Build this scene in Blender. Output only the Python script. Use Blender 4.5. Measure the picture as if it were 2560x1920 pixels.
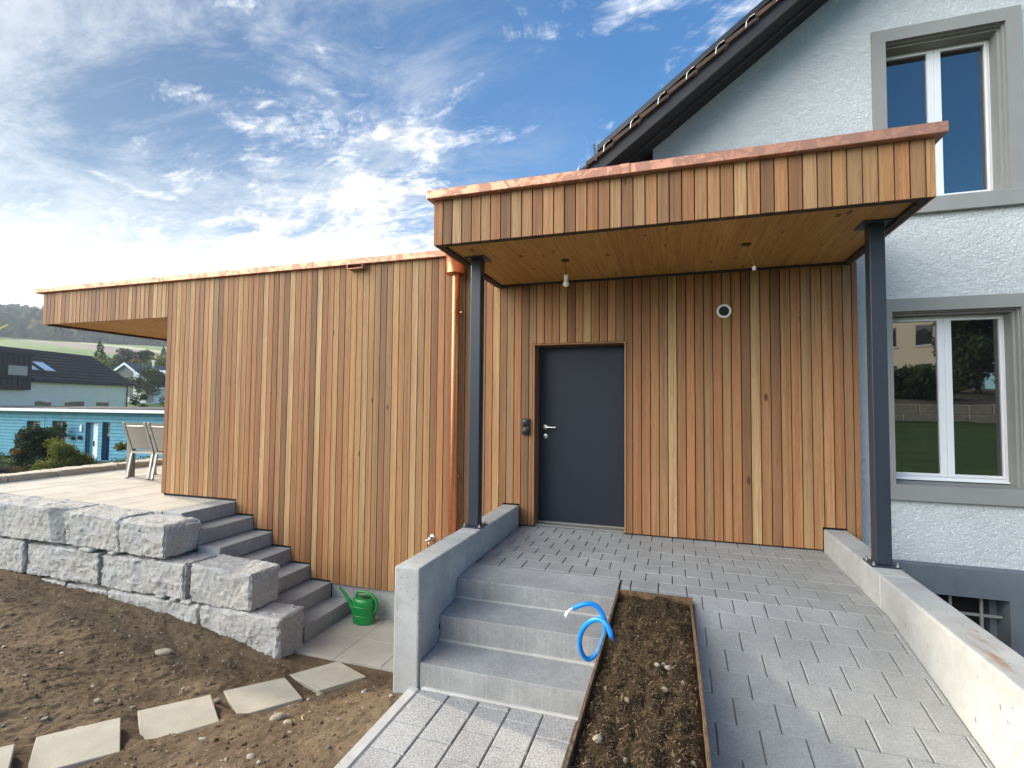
import bpy, bmesh, math, random
import numpy as np
from mathutils import Vector, Matrix
random.seed(7); RNG = np.random.default_rng(7)
R = math.radians
for o in list(bpy.data.objects): bpy.data.objects.remove(o)
SC = bpy.context.scene
COL = SC.collection

# ------------------------------------------------------------------ camera
CZ = 1.335
YAW, PITCH, ROLL = 0.31026683, 0.04206780, 0.00870091
f = Vector((-math.sin(YAW)*math.cos(PITCH), math.cos(YAW)*math.cos(PITCH), math.sin(PITCH)))
r0 = Vector((math.cos(YAW), math.sin(YAW), 0)); u0 = r0.cross(f)
rr = math.cos(ROLL)*r0 + math.sin(ROLL)*u0; uu = -math.sin(ROLL)*r0 + math.cos(ROLL)*u0
cd = bpy.data.cameras.new('camera'); cam = bpy.data.objects.new('camera', cd); COL.objects.link(cam)
cd.sensor_width = 36; cd.sensor_fit = 'HORIZONTAL'; cd.lens = 17.6825
cd.clip_start = 0.05; cd.clip_end = 6000
M = Matrix((rr, uu, -f)).transposed().to_4x4(); M.translation = Vector((0, 0, CZ)); cam.matrix_world = M
SC.camera = cam

# ------------------------------------------------------------------ light and exposure
SUN_AZ, SUN_EL = R(76.5), R(20)          # azimuth measured from +Y towards -X
SDIR = Vector((-math.sin(SUN_AZ)*math.cos(SUN_EL), math.cos(SUN_AZ)*math.cos(SUN_EL), math.sin(SUN_EL)))
sl = bpy.data.lights.new('sun', 'SUN'); sl.energy = 3.2; sl.angle = R(3.0); sl.color = (1.0, 0.89, 0.72)
so = bpy.data.objects.new('sun', sl); COL.objects.link(so)
so.rotation_euler = SDIR.to_track_quat('Z', 'Y').to_euler()
SC.view_settings.view_transform = 'Standard'; SC.view_settings.look = 'None'
SC.view_settings.exposure = 0.74; SC.view_settings.gamma = 1.0; SC.view_settings.use_curve_mapping = False
SC.cycles.use_denoising = True
SC.cycles.max_bounces = 7; SC.cycles.diffuse_bounces = 4; SC.cycles.glossy_bounces = 3
SC.cycles.transparent_max_bounces = 8; SC.cycles.caustics_reflective = False; SC.cycles.caustics_refractive = False
SC.cycles.sample_clamp_indirect = 6.0

class NT:
    """small helper round a node tree"""
    def __init__(s, tree): s.t = tree; s.n = tree.nodes; s.l = tree.links
    def add(s, kind, **kw):
        n = s.n.new(kind)
        for k, v in kw.items():
            if k == 'inp':
                for a, b in v.items(): s.set(n, a, b)
            else: setattr(n, k, v)
        return n
    def set(s, n, a, b):
        sock = n.inputs[a]
        if isinstance(b, bpy.types.NodeSocket): s.l.new(b, sock)
        else:
            if hasattr(sock, 'default_value') and sock.type == 'RGBA' and len(b) == 3: b = (*b, 1)
            sock.default_value = b
    def math(s, op, a, b=0.0, c=None, clamp=False):
        n = s.n.new('ShaderNodeMath'); n.operation = op; n.use_clamp = clamp
        s.set(n, 0, a); s.set(n, 1, b)
        if c is not None: s.set(n, 2, c)
        return n.outputs[0]
    def vmath(s, op, a, b=None):
        n = s.n.new('ShaderNodeVectorMath'); n.operation = op
        s.set(n, 0, a)
        if b is not None: s.set(n, 1, b)
        return n.outputs['Value'] if op in ('DOT_PRODUCT', 'LENGTH') else n.outputs[0]
    def noise(s, vec, scale, detail=4, rough=0.55, dist=0.0, out=0):
        n = s.add('ShaderNodeTexNoise'); s.set(n, 'Vector', vec); s.set(n, 'Scale', scale); s.set(n, 'Detail', detail)
        s.set(n, 'Roughness', rough); s.set(n, 'Distortion', dist); return n.outputs[out]
    def vor(s, vec, scale, feature='F1', out='Distance', rnd=1.0):
        n = s.add('ShaderNodeTexVoronoi', feature=feature); s.set(n, 'Vector', vec); s.set(n, 'Scale', scale)
        s.set(n, 'Randomness', rnd); return n.outputs[out]
    def mapr(s, v, a, b, c=0.0, d=1.0, smooth=True):
        n = s.add('ShaderNodeMapRange'); n.interpolation_type = 'SMOOTHSTEP' if smooth else 'LINEAR'
        for i, x in enumerate((v, a, b, c, d)): s.set(n, i, x)
        return n.outputs[0]
    def mix(s, fac, a, b, mode='MIX'):
        n = s.add('ShaderNodeMix', data_type='RGBA', blend_type=mode)
        s.set(n, 0, fac); s.set(n, 6, a); s.set(n, 7, b); return n.outputs[2]
    def ramp(s, fac, stops, interp='LINEAR'):
        n = s.add('ShaderNodeValToRGB'); cr = n.color_ramp; cr.interpolation = interp
        while len(cr.elements) > 1: cr.elements.remove(cr.elements[-1])
        cr.elements[0].position = stops[0][0]; cr.elements[0].color = (*stops[0][1], 1)
        for p, c in stops[1:]:
            e = cr.elements.new(p); e.color = (*c, 1)
        s.set(n, 0, fac); return n.outputs[0]
    def mapping(s, vec, scale=(1, 1, 1), loc=(0, 0, 0), rot=(0, 0, 0)):
        n = s.add('ShaderNodeMapping'); s.set(n, 0, vec); s.set(n, 1, loc); s.set(n, 2, rot); s.set(n, 3, scale); return n.outputs[0]

# ------------------------------------------------------------------ sky
SKY_K, SIDE_FILL, BACK_FILL = 0.106, 5.0, 3.4
def make_world():
    w = bpy.data.worlds.new('World'); SC.world = w; w.use_nodes = True
    t = NT(w.node_tree); t.n.clear()
    sky = t.add('ShaderNodeTexSky', sky_type='NISHITA'); sky.sun_disc = False
    sky.sun_elevation = SUN_EL; sky.sun_rotation = -SUN_AZ; sky.altitude = 500; sky.air_density = 1.25; sky.dust_density = 0.15; sky.ozone_density = 2.6
    g = t.add('ShaderNodeTexCoord').outputs['Generated']
    sep = t.add('ShaderNodeSeparateXYZ'); t.set(sep, 0, g)
    X, Y, Z = sep.outputs
    zc = t.math('ADD', t.math('MAXIMUM', Z, 0.0), 0.26)
    cmb = t.add('ShaderNodeCombineXYZ'); t.set(cmb, 0, t.math('DIVIDE', X, zc)); t.set(cmb, 1, t.math('DIVIDE', Y, zc)); t.set(cmb, 2, 0.0)
    P = cmb.outputs[0]
    # closeness to the sun, 0..1
    dsc = t.math('MAXIMUM', t.vmath('DOT_PRODUCT', g, tuple(SDIR)), 0.0)
    el = t.math('MAXIMUM', Z, 0.0)
    left = t.mapr(t.math('SUBTRACT', t.math('MULTIPLY', Y, 0.35), X), 0.0, 1.0, 0.0, 1.0, False)
    low = t.mapr(el, 0.10, 0.52, 1.0, 0.0)
    front = t.mapr(Y, -0.3, 0.3, 0.0, 1.0)
    big = t.noise(t.mapping(P, (1.0, 1.0, 1), (3.1, 1.7, 0)), 1.5, 4, 0.5, 0.4)
    wisp = t.noise(t.mapping(P, (1.3, 2.2, 1), (1.3, 0, 0), (0, 0, R(-40))), 1.7, 12, 0.70, 0.5)
    puff = t.noise(t.mapping(P, (1.1, 1.6, 1), (7.3, 2.1, 0), (0, 0, R(-25))), 3.4, 10, 0.68, 0.7)
    rip = t.noise(t.mapping(P, (1.0, 2.0, 1), (2, 5, 0), (0, 0, R(40))), 15.0, 5, 0.6, 0.8)
    veil = t.math('MULTIPLY', t.mapr(wisp, 0.38, 0.68, 0.06, 0.74), t.mapr(left, 0.36, 0.85))
    body = t.math('ADD', t.math('ADD', t.math('MULTIPLY', puff, 0.60), t.math('MULTIPLY', rip, 0.16)), t.math('MULTIPLY', big, 0.50))
    body = t.math('ADD', body, t.math('MULTIPLY', low, 0.16))
    fleece = t.math('MULTIPLY', t.mapr(body, 0.655, 0.82, 0.0, 0.97), front)
    # added unseen bright cloud to fill the shade, left of and behind the view
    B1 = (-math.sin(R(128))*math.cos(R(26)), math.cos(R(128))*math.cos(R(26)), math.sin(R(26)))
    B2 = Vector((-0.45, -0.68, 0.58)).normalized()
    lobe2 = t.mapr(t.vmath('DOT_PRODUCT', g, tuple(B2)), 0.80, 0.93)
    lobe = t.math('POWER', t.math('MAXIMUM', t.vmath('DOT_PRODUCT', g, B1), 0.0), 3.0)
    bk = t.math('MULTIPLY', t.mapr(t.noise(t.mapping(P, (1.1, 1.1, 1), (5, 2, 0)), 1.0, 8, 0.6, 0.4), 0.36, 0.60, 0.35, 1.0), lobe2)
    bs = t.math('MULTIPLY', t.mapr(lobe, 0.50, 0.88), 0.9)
    skyc = t.add('ShaderNodeMix', data_type='RGBA', blend_type='MULTIPLY'); t.set(skyc, 0, 1.0); t.set(skyc, 6, sky.outputs[0]); t.set(skyc, 7, (SKY_K*0.44, SKY_K*1.03, SKY_K*1.46))
    cb = t.math('ADD', 0.62, t.math('MULTIPLY', t.math('POWER', dsc, 4.0), 0.04))
    dim = t.vmath('SCALE', skyc.outputs[2]); t.set(dim.node, 'Scale', t.math('SUBTRACT', 1.0, t.math('MULTIPLY', t.math('POWER', dsc, 1.5), 0.78)))
    wv = t.vmath('SCALE', (0.90, 0.96, 1.04)); t.set(wv.node, 'Scale', t.math('MULTIPLY', cb, 0.86))
    wf = t.vmath('SCALE', (1.0, 1.0, 1.0)); t.set(wf.node, 'Scale', t.math('MULTIPLY', cb, t.mapr(rip, 0.35, 0.65, 0.95, 1.45)))
    c = t.mix(veil, dim, wv)
    c = t.mix(fleece, c, wf)
    hz = t.math('MULTIPLY', t.mapr(el, 0.07, 0.38, 1.0, 0.0), t.mapr(left, 0.30, 0.92, 0.15, 1.0))
    c = t.mix(hz, c, (0.84, 0.85, 0.83))
    c = t.mix(bk, c, (BACK_FILL, BACK_FILL*0.985, BACK_FILL*0.95))
    c = t.mix(bs, c, (SIDE_FILL, SIDE_FILL*0.985, SIDE_FILL*0.95))
    gl = t.add('ShaderNodeVectorMath', operation='SCALE'); t.set(gl, 0, (1.0, 0.96, 0.88))
    t.set(gl, 'Scale', t.math('ADD', t.math('MULTIPLY', t.math('POWER', dsc, 18.0), 0.08), t.math('MULTIPLY', t.math('POWER', dsc, 260.0), 9.0)))
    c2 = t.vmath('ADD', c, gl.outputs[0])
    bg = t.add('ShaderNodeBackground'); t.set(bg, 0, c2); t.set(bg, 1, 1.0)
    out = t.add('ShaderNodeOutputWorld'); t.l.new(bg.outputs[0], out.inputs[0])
    w.cycles.sampling_method = 'MANUAL'; w.cycles.sample_map_resolution = 1024
make_world()

# ------------------------------------------------------------------ helpers
def vnoise(p, seed=0):
    """value noise 3-D, vectorised, range -1..1"""
    p = np.asarray(p, float); i = np.floor(p).astype(np.int64); fr = p - i; fr = fr*fr*(3 - 2*fr)
    def h(ix, iy, iz):
        n = (ix*374761393 + iy*668265263 + iz*2147483647 + seed*974711) & 0x7fffffff
        n = ((n ^ (n >> 13))*1274126177) & 0x7fffffff
        n = n ^ (n >> 16)
        return (n & 0xffff)/32767.5 - 1
    x, y, z = i[..., 0], i[..., 1], i[..., 2]; a, b, c = fr[..., 0], fr[..., 1], fr[..., 2]
    def L(u, v, t): return u + (v - u)*t
    return L(L(L(h(x, y, z), h(x+1, y, z), a), L(h(x, y+1, z), h(x+1, y+1, z), a), b),
             L(L(h(x, y, z+1), h(x+1, y, z+1), a), L(h(x, y+1, z+1), h(x+1, y+1, z+1), a), b), c)
def fbm(p, oct=4, gain=0.5, seed=0):
    p = np.asarray(p, float); s = 0; a = 1
    for k in range(oct): s = s + a*vnoise(p*2**k + 17.3*k, seed + k); a *= gain
    return s

ORG = {}
def setp(o, label=None, cat=None, group=None, kind=None):
    if label: o['label'] = label
    if cat: o['category'] = cat
    if group: o['group'] = group
    if kind: o['kind'] = kind
    return o
def thing(name, loc, label, cat, group=None):
    o = bpy.data.objects.new(name, None); COL.objects.link(o); o.location = loc; o.empty_display_size = 0.1
    ORG[o.name] = np.array(loc, float); return setp(o, label, cat, group)
def copy_tree(o, loc, label=None, parent=None):
    c = o.copy(); COL.objects.link(c)
    if parent is None:
        c.location = loc
        if label: c['label'] = label
    else:
        c.parent = parent
    for ch in list(o.children): copy_tree(ch, None, None, c)
    return c

class MB:
    def __init__(s): s.v = []; s.f = []; s.m = []; s.r = []
    def quadmesh(s, verts, faces, m=0, r=None):
        b = len(s.v); s.v.extend([tuple(map(float, q)) for q in verts])
        rv = random.random() if r is None else r
        for fc in faces: s.f.append(tuple(b + int(i) for i in fc)); s.m.append(m); s.r.append(rv)
        return s
    def box(s, x0, x1, y0, y1, z0, z1, m=0, r=None):
        V = [(x0, y0, z0), (x1, y0, z0), (x1, y1, z0), (x0, y1, z0), (x0, y0, z1), (x1, y0, z1), (x1, y1, z1), (x0, y1, z1)]
        F = [(0, 3, 2, 1), (4, 5, 6, 7), (0, 1, 5, 4), (1, 2, 6, 5), (2, 3, 7, 6), (3, 0, 4, 7)]
        return s.quadmesh(V, F, m, r)
    def hexa(s, V, m=0, r=None):
        F = [(0, 3, 2, 1), (4, 5, 6, 7), (0, 1, 5, 4), (1, 2, 6, 5), (2, 3, 7, 6), (3, 0, 4, 7)]
        return s.quadmesh(V, F, m, r)
    def obox(s, p, q, w, h, up=(0, 0, 1), m=0, r=None):
        """bar from p to q of section w x h"""
        p = Vector(p); q = Vector(q); d = (q - p).normalized(); a = d.cross(Vector(up))
        if a.length < 1e-4: a = d.cross(Vector((1, 0, 0)))
        a.normalize(); b = a.cross(d); a *= w/2; b *= h/2
        V = [p - a - b, p + a - b, q + a - b, q - a - b, p - a + b, p + a + b, q + a + b, q - a + b]
        return s.hexa(V, m, r)
    def tube(s, pts, rad, n=12, m=0, r=None, cap=True):
        pts = [Vector(p) for p in pts]; rad = rad if isinstance(rad, (list, tuple)) else [rad]*len(pts)
        V = []; F = []; prev = None
        for i, p in enumerate(pts):
            d = (pts[min(i+1, len(pts)-1)] - pts[max(i-1, 0)]).normalized()
            if prev is None:
                a = d.cross(Vector((0, 0, 1)))
                if a.length < 1e-3: a = d.cross(Vector((1, 0, 0)))
            else: a = prev - d*prev.dot(d)
            a.normalize(); prev = a; b = d.cross(a)
            for k in range(n):
                t = 2*math.pi*k/n; V.append(p + (a*math.cos(t) + b*math.sin(t))*rad[i])
        for i in range(len(pts)-1):
            for k in range(n):
                F.append((i*n+k, i*n+(k+1) % n, (i+1)*n+(k+1) % n, (i+1)*n+k))
        if cap:
            F.append(tuple(range(n-1, -1, -1))); F.append(tuple((len(pts)-1)*n + k for k in range(n)))
        return s.quadmesh(V, F, m, r)
    def lathe(s, c, prof, n=24, sx=1.0, sy=1.0, m=0, r=None, axis='z'):
        V = []; F = []
        for (rad, h) in prof:
            for k in range(n):
                t = 2*math.pi*k/n; a, b = rad*math.cos(t)*sx, rad*math.sin(t)*sy
                if axis == 'z': V.append((c[0]+a, c[1]+b, c[2]+h))
                elif axis == 'y': V.append((c[0]+a, c[1]-h, c[2]+b))
                else: V.append((c[0]+h, c[1]+a, c[2]+b))
        for i in range(len(prof)-1):
            for k in range(n):
                F.append((i*n+k, i*n+(k+1) % n, (i+1)*n+(k+1) % n, (i+1)*n+k))
        F.append(tuple(range(n-1, -1, -1))); F.append(tuple((len(prof)-1)*n+k for k in range(n)))
        return s.quadmesh(V, F, m, r)
    def build(s, name, mats, parent=None, smooth=False, bevel=0.0, loc=None, seg=1, autosmooth=None):
        org = ORG[parent.name] if parent is not None else np.array(loc if loc is not None else (0, 0, 0), float)
        me = bpy.data.meshes.new(name)
        me.from_pydata((np.array(s.v) - org).tolist(), [], s.f)
        mats = mats if isinstance(mats, (list, tuple)) else [mats]
        for m in mats: me.materials.append(m)
        if len(mats) > 1: me.polygons.foreach_set('material_index', s.m)
        at = me.attributes.new('rnd', 'FLOAT', 'FACE'); at.data.foreach_set('value', s.r)
        me.update()
        if bevel or s.needs_fix:
            bm = bmesh.new(); bm.from_mesh(me)
            bmesh.ops.recalc_face_normals(bm, faces=bm.faces)
            bm.to_mesh(me); bm.free()
        if smooth: me.polygons.foreach_set('use_smooth', [True]*len(me.polygons))
        if autosmooth is not None and smooth: me.set_sharp_from_angle(angle=autosmooth)
        o = bpy.data.objects.new(name, me); COL.objects.link(o)
        if parent is not None: o.parent = parent
        elif loc is not None: o.location = loc
        ORG[o.name] = org
        if bevel:
            bv = o.modifiers.new('bevel', 'BEVEL'); bv.width = bevel; bv.segments = seg; bv.limit_method = 'ANGLE'; bv.angle_limit = R(40)
        return o
    needs_fix = True
def raw(name, V, F, mats, parent=None, loc=None, rnd=None, smooth=False, midx=None):
    mb = MB(); mb.v = np.asarray(V, float).tolist(); mb.f = [tuple(x) for x in np.asarray(F).tolist()] if not isinstance(F, list) else F
    mb.r = (rnd if rnd is not None else np.zeros(len(mb.f))); mb.r = np.asarray(mb.r, np.float32).tolist()
    mb.m = list(midx) if midx is not None else [0]*len(mb.f); mb.needs_fix = False
    return mb.build(name, mats, parent, smooth=smooth, loc=loc)
def grid(xs, ys, fz):
    XX, YY = np.meshgrid(xs, ys); ZZ = fz(XX, YY); V = np.stack([XX, YY, ZZ], -1).reshape(-1, 3)
    nx, ny = len(xs), len(ys); i = np.arange((nx-1)*(ny-1)); a = (i//(nx-1))*nx + i % (nx-1)
    return V, np.stack([a, a+1, a+nx+1, a+nx], -1)

# ------------------------------------------------------------------ materials
def mat(name):
    m = bpy.data.materials.new(name); m.use_nodes = True; t = NT(m.node_tree)
    b = t.n['Principled BSDF']; b.inputs['Roughness'].default_value = 0.7
    return m, t, b
def objc(t): return t.add('ShaderNodeTexCoord').outputs['Object']
def rnd(t): return t.add('ShaderNodeAttribute', attribute_name='rnd').outputs['Fac']
def bump(t, b, h, strength=0.3, dist=0.01):
    n = t.add('ShaderNodeBump'); t.set(n, 'Strength', strength); t.set(n, 'Distance', dist); t.set(n, 'Height', h); t.l.new(n.outputs[0], b.inputs['Normal'])
def plain(name, col, rough=0.5, metal=0.0, var=0.0, scale=8, spec=None):
    m, t, b = mat(name)
    if var:
        n = t.noise(objc(t), scale, 5, 0.6)
        c = t.mix(t.mapr(n, 0.3, 0.7), tuple(x*(1-var) for x in col), tuple(min(1, x*(1+var)) for x in col)); t.set(b, 'Base Color', c)
        t.set(b, 'Roughness', t.mapr(n, 0.2, 0.8, rough*0.85, min(1, rough*1.15)))
    else:
        t.set(b, 'Base Color', col); t.set(b, 'Roughness', rough)
    t.set(b, 'Metallic', metal)
    if spec is not None: t.set(b, 'Specular IOR Level', spec)
    return m

def wood_mat(name, stops, axis=2, bright=1.0, knots=0.0, rough=0.6, hs=1.0):
    m, t, b = mat(name); P = objc(t); r = rnd(t)
    off = t.add('ShaderNodeCombineXYZ'); t.set(off, 0, t.math('MULTIPLY', r, 37.0)); t.set(off, 1, t.math('MULTIPLY', r, 91.0)); t.set(off, 2, t.math('MULTIPLY', r, 53.0))
    Q = t.vmath('ADD', P, off.outputs[0])
    s1 = [70, 70, 70]; s1[axis] = 1.6; s2 = [9, 9, 9]; s2[axis] = 0.55; s3 = [22, 22, 22]; s3[axis] = 0.8
    base = t.ramp(r, stops)
    grain = t.noise(t.mapping(Q, s1), 1.0, 5, 0.6, 0.6)
    flow = t.noise(t.mapping(Q, s2), 1.0, 4, 0.55, 0.4)
    ring = t.noise(t.mapping(Q, s3), 1.0, 3, 0.5, 1.5)
    half = t.noise(t.mapping(Q, tuple(0.22 if k == axis else 17.0 for k in range(3))), 1.0, 2, 0.5, 0.2)
    wv = t.math('SINE', t.math('MULTIPLY', ring, 46.0))
    c = t.mix(t.mapr(flow, 0.3, 0.70, 0.0, 0.8), base, t.mix(0.5, base, (0.36*bright, 0.15*bright, 0.065*bright)))
    c = t.mix(t.mapr(half, 0.50, 0.62, 0.0, 0.50*hs), c, t.vmath('MULTIPLY', c, (0.56, 0.50, 0.46)))
    c = t.mix(t.mapr(half, 0.46, 0.36, 0.0, 0.34*hs), c, t.vmath('MULTIPLY', c, (1.28, 1.36, 1.42)))
    c = t.mix(t.mapr(grain, 0.42, 0.72, 0.0, 0.55), c, t.mix(0.62, c, (0.10, 0.045, 0.02)))
    c = t.mix(t.mapr(wv, 0.2, 1.0, 0.0, 0.22), c, (0.12, 0.05, 0.022))
    if knots:
        ks = [7.0, 7.0, 7.0]; ks[axis] = 3.2
        kd = t.vor(t.mapping(Q, ks), 1.0)
        pick = t.vor(t.mapping(Q, ks), 1.0, out='Color')
        sp = t.add('ShaderNodeSeparateColor'); t.set(sp, 0, pick)
        k = t.math('MULTIPLY', t.mapr(kd, 0.09, 0.16, 1.0, 0.0), t.math('GREATER_THAN', sp.outputs[0], 1.0-knots))
        c = t.mix(t.math('MULTIPLY', k, 0.85), c, (0.06, 0.027, 0.012))
    t.set(b, 'Base Color', c); t.set(b, 'Roughness', t.mapr(grain, 0.2, 0.8, rough-0.1, rough+0.12)); t.set(b, 'Specular IOR Level', 0.3)
    bump(t, b, grain, 0.22, 0.004); return m

CEDAR = [(0.0, (0.155, 0.086, 0.040)), (0.12, (0.27, 0.130, 0.053)), (0.25, (0.42, 0.238, 0.099)), (0.36, (0.33, 0.146, 0.058)), (0.48, (0.47, 0.293, 0.130)),
         (0.56, (0.185, 0.108, 0.053)), (0.66, (0.41, 0.182, 0.073)), (0.78, (0.51, 0.335, 0.158)), (0.88, (0.255, 0.156, 0.075)), (1.0, (0.43, 0.216, 0.088))]
M_CEDAR = wood_mat('cedar', CEDAR, 2, 1.0, knots=0.06, hs=0.75)
M_CEDARX = wood_mat('cedar_horizontal', CEDAR, 0, 1.0)
M_SPRUCE = wood_mat('spruce', [(0, (0.54, 0.315, 0.085)), (0.4, (0.58, 0.34, 0.095)), (0.7, (0.52, 0.29, 0.075)), (1, (0.62, 0.37, 0.11))], 1, 1.2, knots=0.85, rough=0.5, hs=0.35)
M_DARK = plain('dark_membrane', (0.012, 0.012, 0.013), 0.85)
M_DKWOOD = plain('dark_stained_wood', (0.035, 0.02, 0.013), 0.7, var=0.3, scale=20)

def concrete_mat(name, col, warm=(1.0, 0.97, 0.92), pores=1.0, contrast=0.18, rough=0.85, streak=False, fine=240, speck=0.0):
    m, t, b = mat(name); P = objc(t); r = rnd(t)
    n1 = t.noise(P, 2.2, 6, 0.6, 0.3); n2 = t.noise(P, 14, 6, 0.65); n3 = t.noise(P, fine, 2, 0.6)
    lo = tuple(c*(1-contrast) for c in col); hi = tuple(min(1, c*(1+contrast)) for c in col)
    c = t.mix(t.mapr(n1, 0.28, 0.72), lo, hi)
    c = t.mix(t.mapr(n2, 0.40, 0.75, 0.0, 0.35), c, tuple(c0*(1-contrast*1.5)*w for c0, w in zip(col, warm)))
    c = t.mix(t.mapr(n3, 0.42, 0.72, 0.0, 0.30), c, tuple(x*0.55 for x in col))
    c = t.mix(t.mapr(r, 0, 1, 0.0, 0.22, False), c, tuple(x*0.72*w for x, w in zip(col, warm)))
    if streak:
        n4 = t.noise(t.mapping(P, (45, 45, 1.6)), 1.0, 4, 0.6)
        c = t.mix(t.mapr(n4, 0.45, 0.8, 0.0, 0.4), c, tuple(min(1, x*1.35) for x in col))
    h = t.math('ADD', t.math('MULTIPLY', n3, 0.5), t.math('MULTIPLY', n2, 0.6))
    if speck:
        s5 = t.noise(P, 95, 2, 0.75); c = t.mix(t.mapr(s5, 0.50, 0.62, 0.0, speck), c, tuple(x*0.42 for x in col)); c = t.mix(t.mapr(s5, 0.48, 0.36, 0.0, speck*0.8), c, tuple(min(1, x*1.6) for x in col))
    if pores > 0.8:
        dv = t.vor(t.mapping(P, (16, 16, 7)), 1.0); sl_ = t.add('ShaderNodeSeparateColor'); t.set(sl_, 0, t.vor(t.mapping(P, (16, 16, 7)), 1.0, out='Color'))
        k = t.math('MULTIPLY', t.mapr(dv, 0.07, 0.13, 1.0, 0.0), t.math('GREATER_THAN', sl_.outputs[2], 0.62)); c = t.mix(t.math('MULTIPLY', k, 0.75), c, tuple(x*0.25 for x in col)); h = t.math('SUBTRACT', h, k)
        n6 = t.noise(P, 5.0, 5, 0.7, 0.8); c = t.mix(t.mapr(n6, 0.45, 0.72, 0.0, 0.42), c, tuple(x*0.70 for x in col))
    if pores:
        d = t.vor(P, 21); sel = t.add('ShaderNodeSeparateColor'); t.set(sel, 0, t.vor(P, 21, out='Color'))
        k = t.math('MULTIPLY', t.mapr(d, 0.07, 0.14, 1.0, 0.0), t.math('GREATER_THAN', sel.outputs[1], 1-0.22*pores))
        c = t.mix(t.math('MULTIPLY', k, 0.7), c, tuple(x*0.3 for x in col)); h = t.math('SUBTRACT', h, k)
    t.set(b, 'Base Color', c); t.set(b, 'Roughness', rough); t.set(b, 'Specular IOR Level', 0.25); bump(t, b, h, 0.35, 0.003); return m
M_CONC = concrete_mat('cast_concrete', (0.40, 0.402, 0.388), contrast=0.18, pores=1.2)
M_STEP = concrete_mat('step_concrete', (0.325, 0.33, 0.325), contrast=0.24, pores=0.2, streak=True, speck=0.18)
M_PAVER = concrete_mat('grey_paver', (0.30, 0.305, 0.30), contrast=0.16, pores=0.0, speck=0.22)
M_GRANPAVE = concrete_mat('speckled_paver', (0.40, 0.40, 0.39), contrast=0.2, pores=0.0, fine=150, speck=0.55)
M_TERR = concrete_mat('terrace_slab', (0.50, 0.465, 0.40), contrast=0.14, pores=0.0)
M_LSLAB = concrete_mat('sand_slab', (0.40, 0.375, 0.325), contrast=0.12, pores=0.2)
M_STEPSLAB = concrete_mat('stepping_slab', (0.43, 0.395, 0.32), contrast=0.14, pores=0.25)
M_MORTAR = concrete_mat('mortar', (0.50, 0.49, 0.46), contrast=0.2, pores=0.6)
M_JOINT = concrete_mat('joint_sand', (0.20, 0.195, 0.185), contrast=0.3, pores=0.0)

def granite():
    m, t, b = mat('granite'); P = objc(t); r = rnd(t)
    n1 = t.noise(P, 3, 5, 0.6); n2 = t.noise(P, 42, 5, 0.75); n3 = t.noise(P, 95, 3, 0.8); v = t.vor(P, 210, out='Color')
    sp = t.add('ShaderNodeSeparateColor'); t.set(sp, 0, v)
    c = t.mix(t.mapr(n1, 0.3, 0.7), (0.44, 0.44, 0.43), (0.54, 0.515, 0.46))
    c = t.mix(t.mapr(n2, 0.42, 0.68, 0, 0.6), c, (0.62, 0.61, 0.57))
    c = t.mix(t.math('MULTIPLY', t.math('GREATER_THAN', sp.outputs[0], 0.80), 0.5), c, (0.17, 0.17, 0.17))
    c = t.mix(t.mapr(n3, 0.53, 0.64, 0, 0.72), c, (0.16, 0.16, 0.165))
    st = t.noise(t.mapping(P, (5, 5, 1.2)), 1.0, 4, 0.6)
    c = t.mix(t.mapr(st, 0.55, 0.75, 0, 0.35), c, (0.40, 0.345, 0.26))
    t.set(b, 'Base Color', c); t.set(b, 'Roughness', 0.88); t.set(b, 'Specular IOR Level', 0.25)
    bump(t, b, t.math('ADD', n2, t.math('MULTIPLY', n3, 0.5)), 0.9, 0.014); return m
M_GRAN = granite()
def limestone():
    m, t, b = mat('border_stone'); P = objc(t)
    n1 = t.noise(P, 6, 6, 0.65); n2 = t.noise(P, 40, 4, 0.7)
    c = t.mix(t.mapr(n1, 0.3, 0.7), (0.40, 0.34, 0.25), (0.52, 0.47, 0.37)); c = t.mix(t.mapr(n2, 0.5, 0.75, 0, 0.5), c, (0.25, 0.22, 0.18))
    t.set(b, 'Base Color', c); t.set(b, 'Roughness', 0.9); bump(t, b, n2, 0.5, 0.006); return m
M_LIME = limestone()

def copper(name, patina, metal=0.85, lo=(0.50, 0.235, 0.145), hi=(0.58, 0.285, 0.18)):
    m, t, b = mat(name); P = objc(t)
    n1 = t.noise(P, 9.5, 6, 0.62, 0.9); n2 = t.noise(P, 30, 4, 0.6, 0.4); n3 = t.noise(t.mapping(P, (3, 3, 20)), 1, 3, 0.5)
    c = t.mix(t.mapr(n2, 0.3, 0.7), lo, hi)
    k = t.mapr(t.math('ADD', n1, t.math('MULTIPLY', n2, 0.15)), 0.60-patina*0.06, 0.66-patina*0.06)
    c = t.mix(t.math('MULTIPLY', k, 0.56*min(1, patina)), c, (0.25, 0.145, 0.12))
    t.set(b, 'Base Color', c); t.set(b, 'Metallic', metal); t.set(b, 'Roughness', t.math('ADD', t.math('MULTIPLY', k, 0.18), 0.40) if patina > 0.5 else 0.27)
    return m
M_COPPER = copper('tarnished_copper', 1.0, 0.6); M_COPPERL = copper('lightly_tarnished_copper', 0.55, 0.6); M_COPPIPE = copper('bright_copper', 0.0, 0.9, (0.54, 0.20, 0.095), (0.60, 0.24, 0.12))

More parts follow.
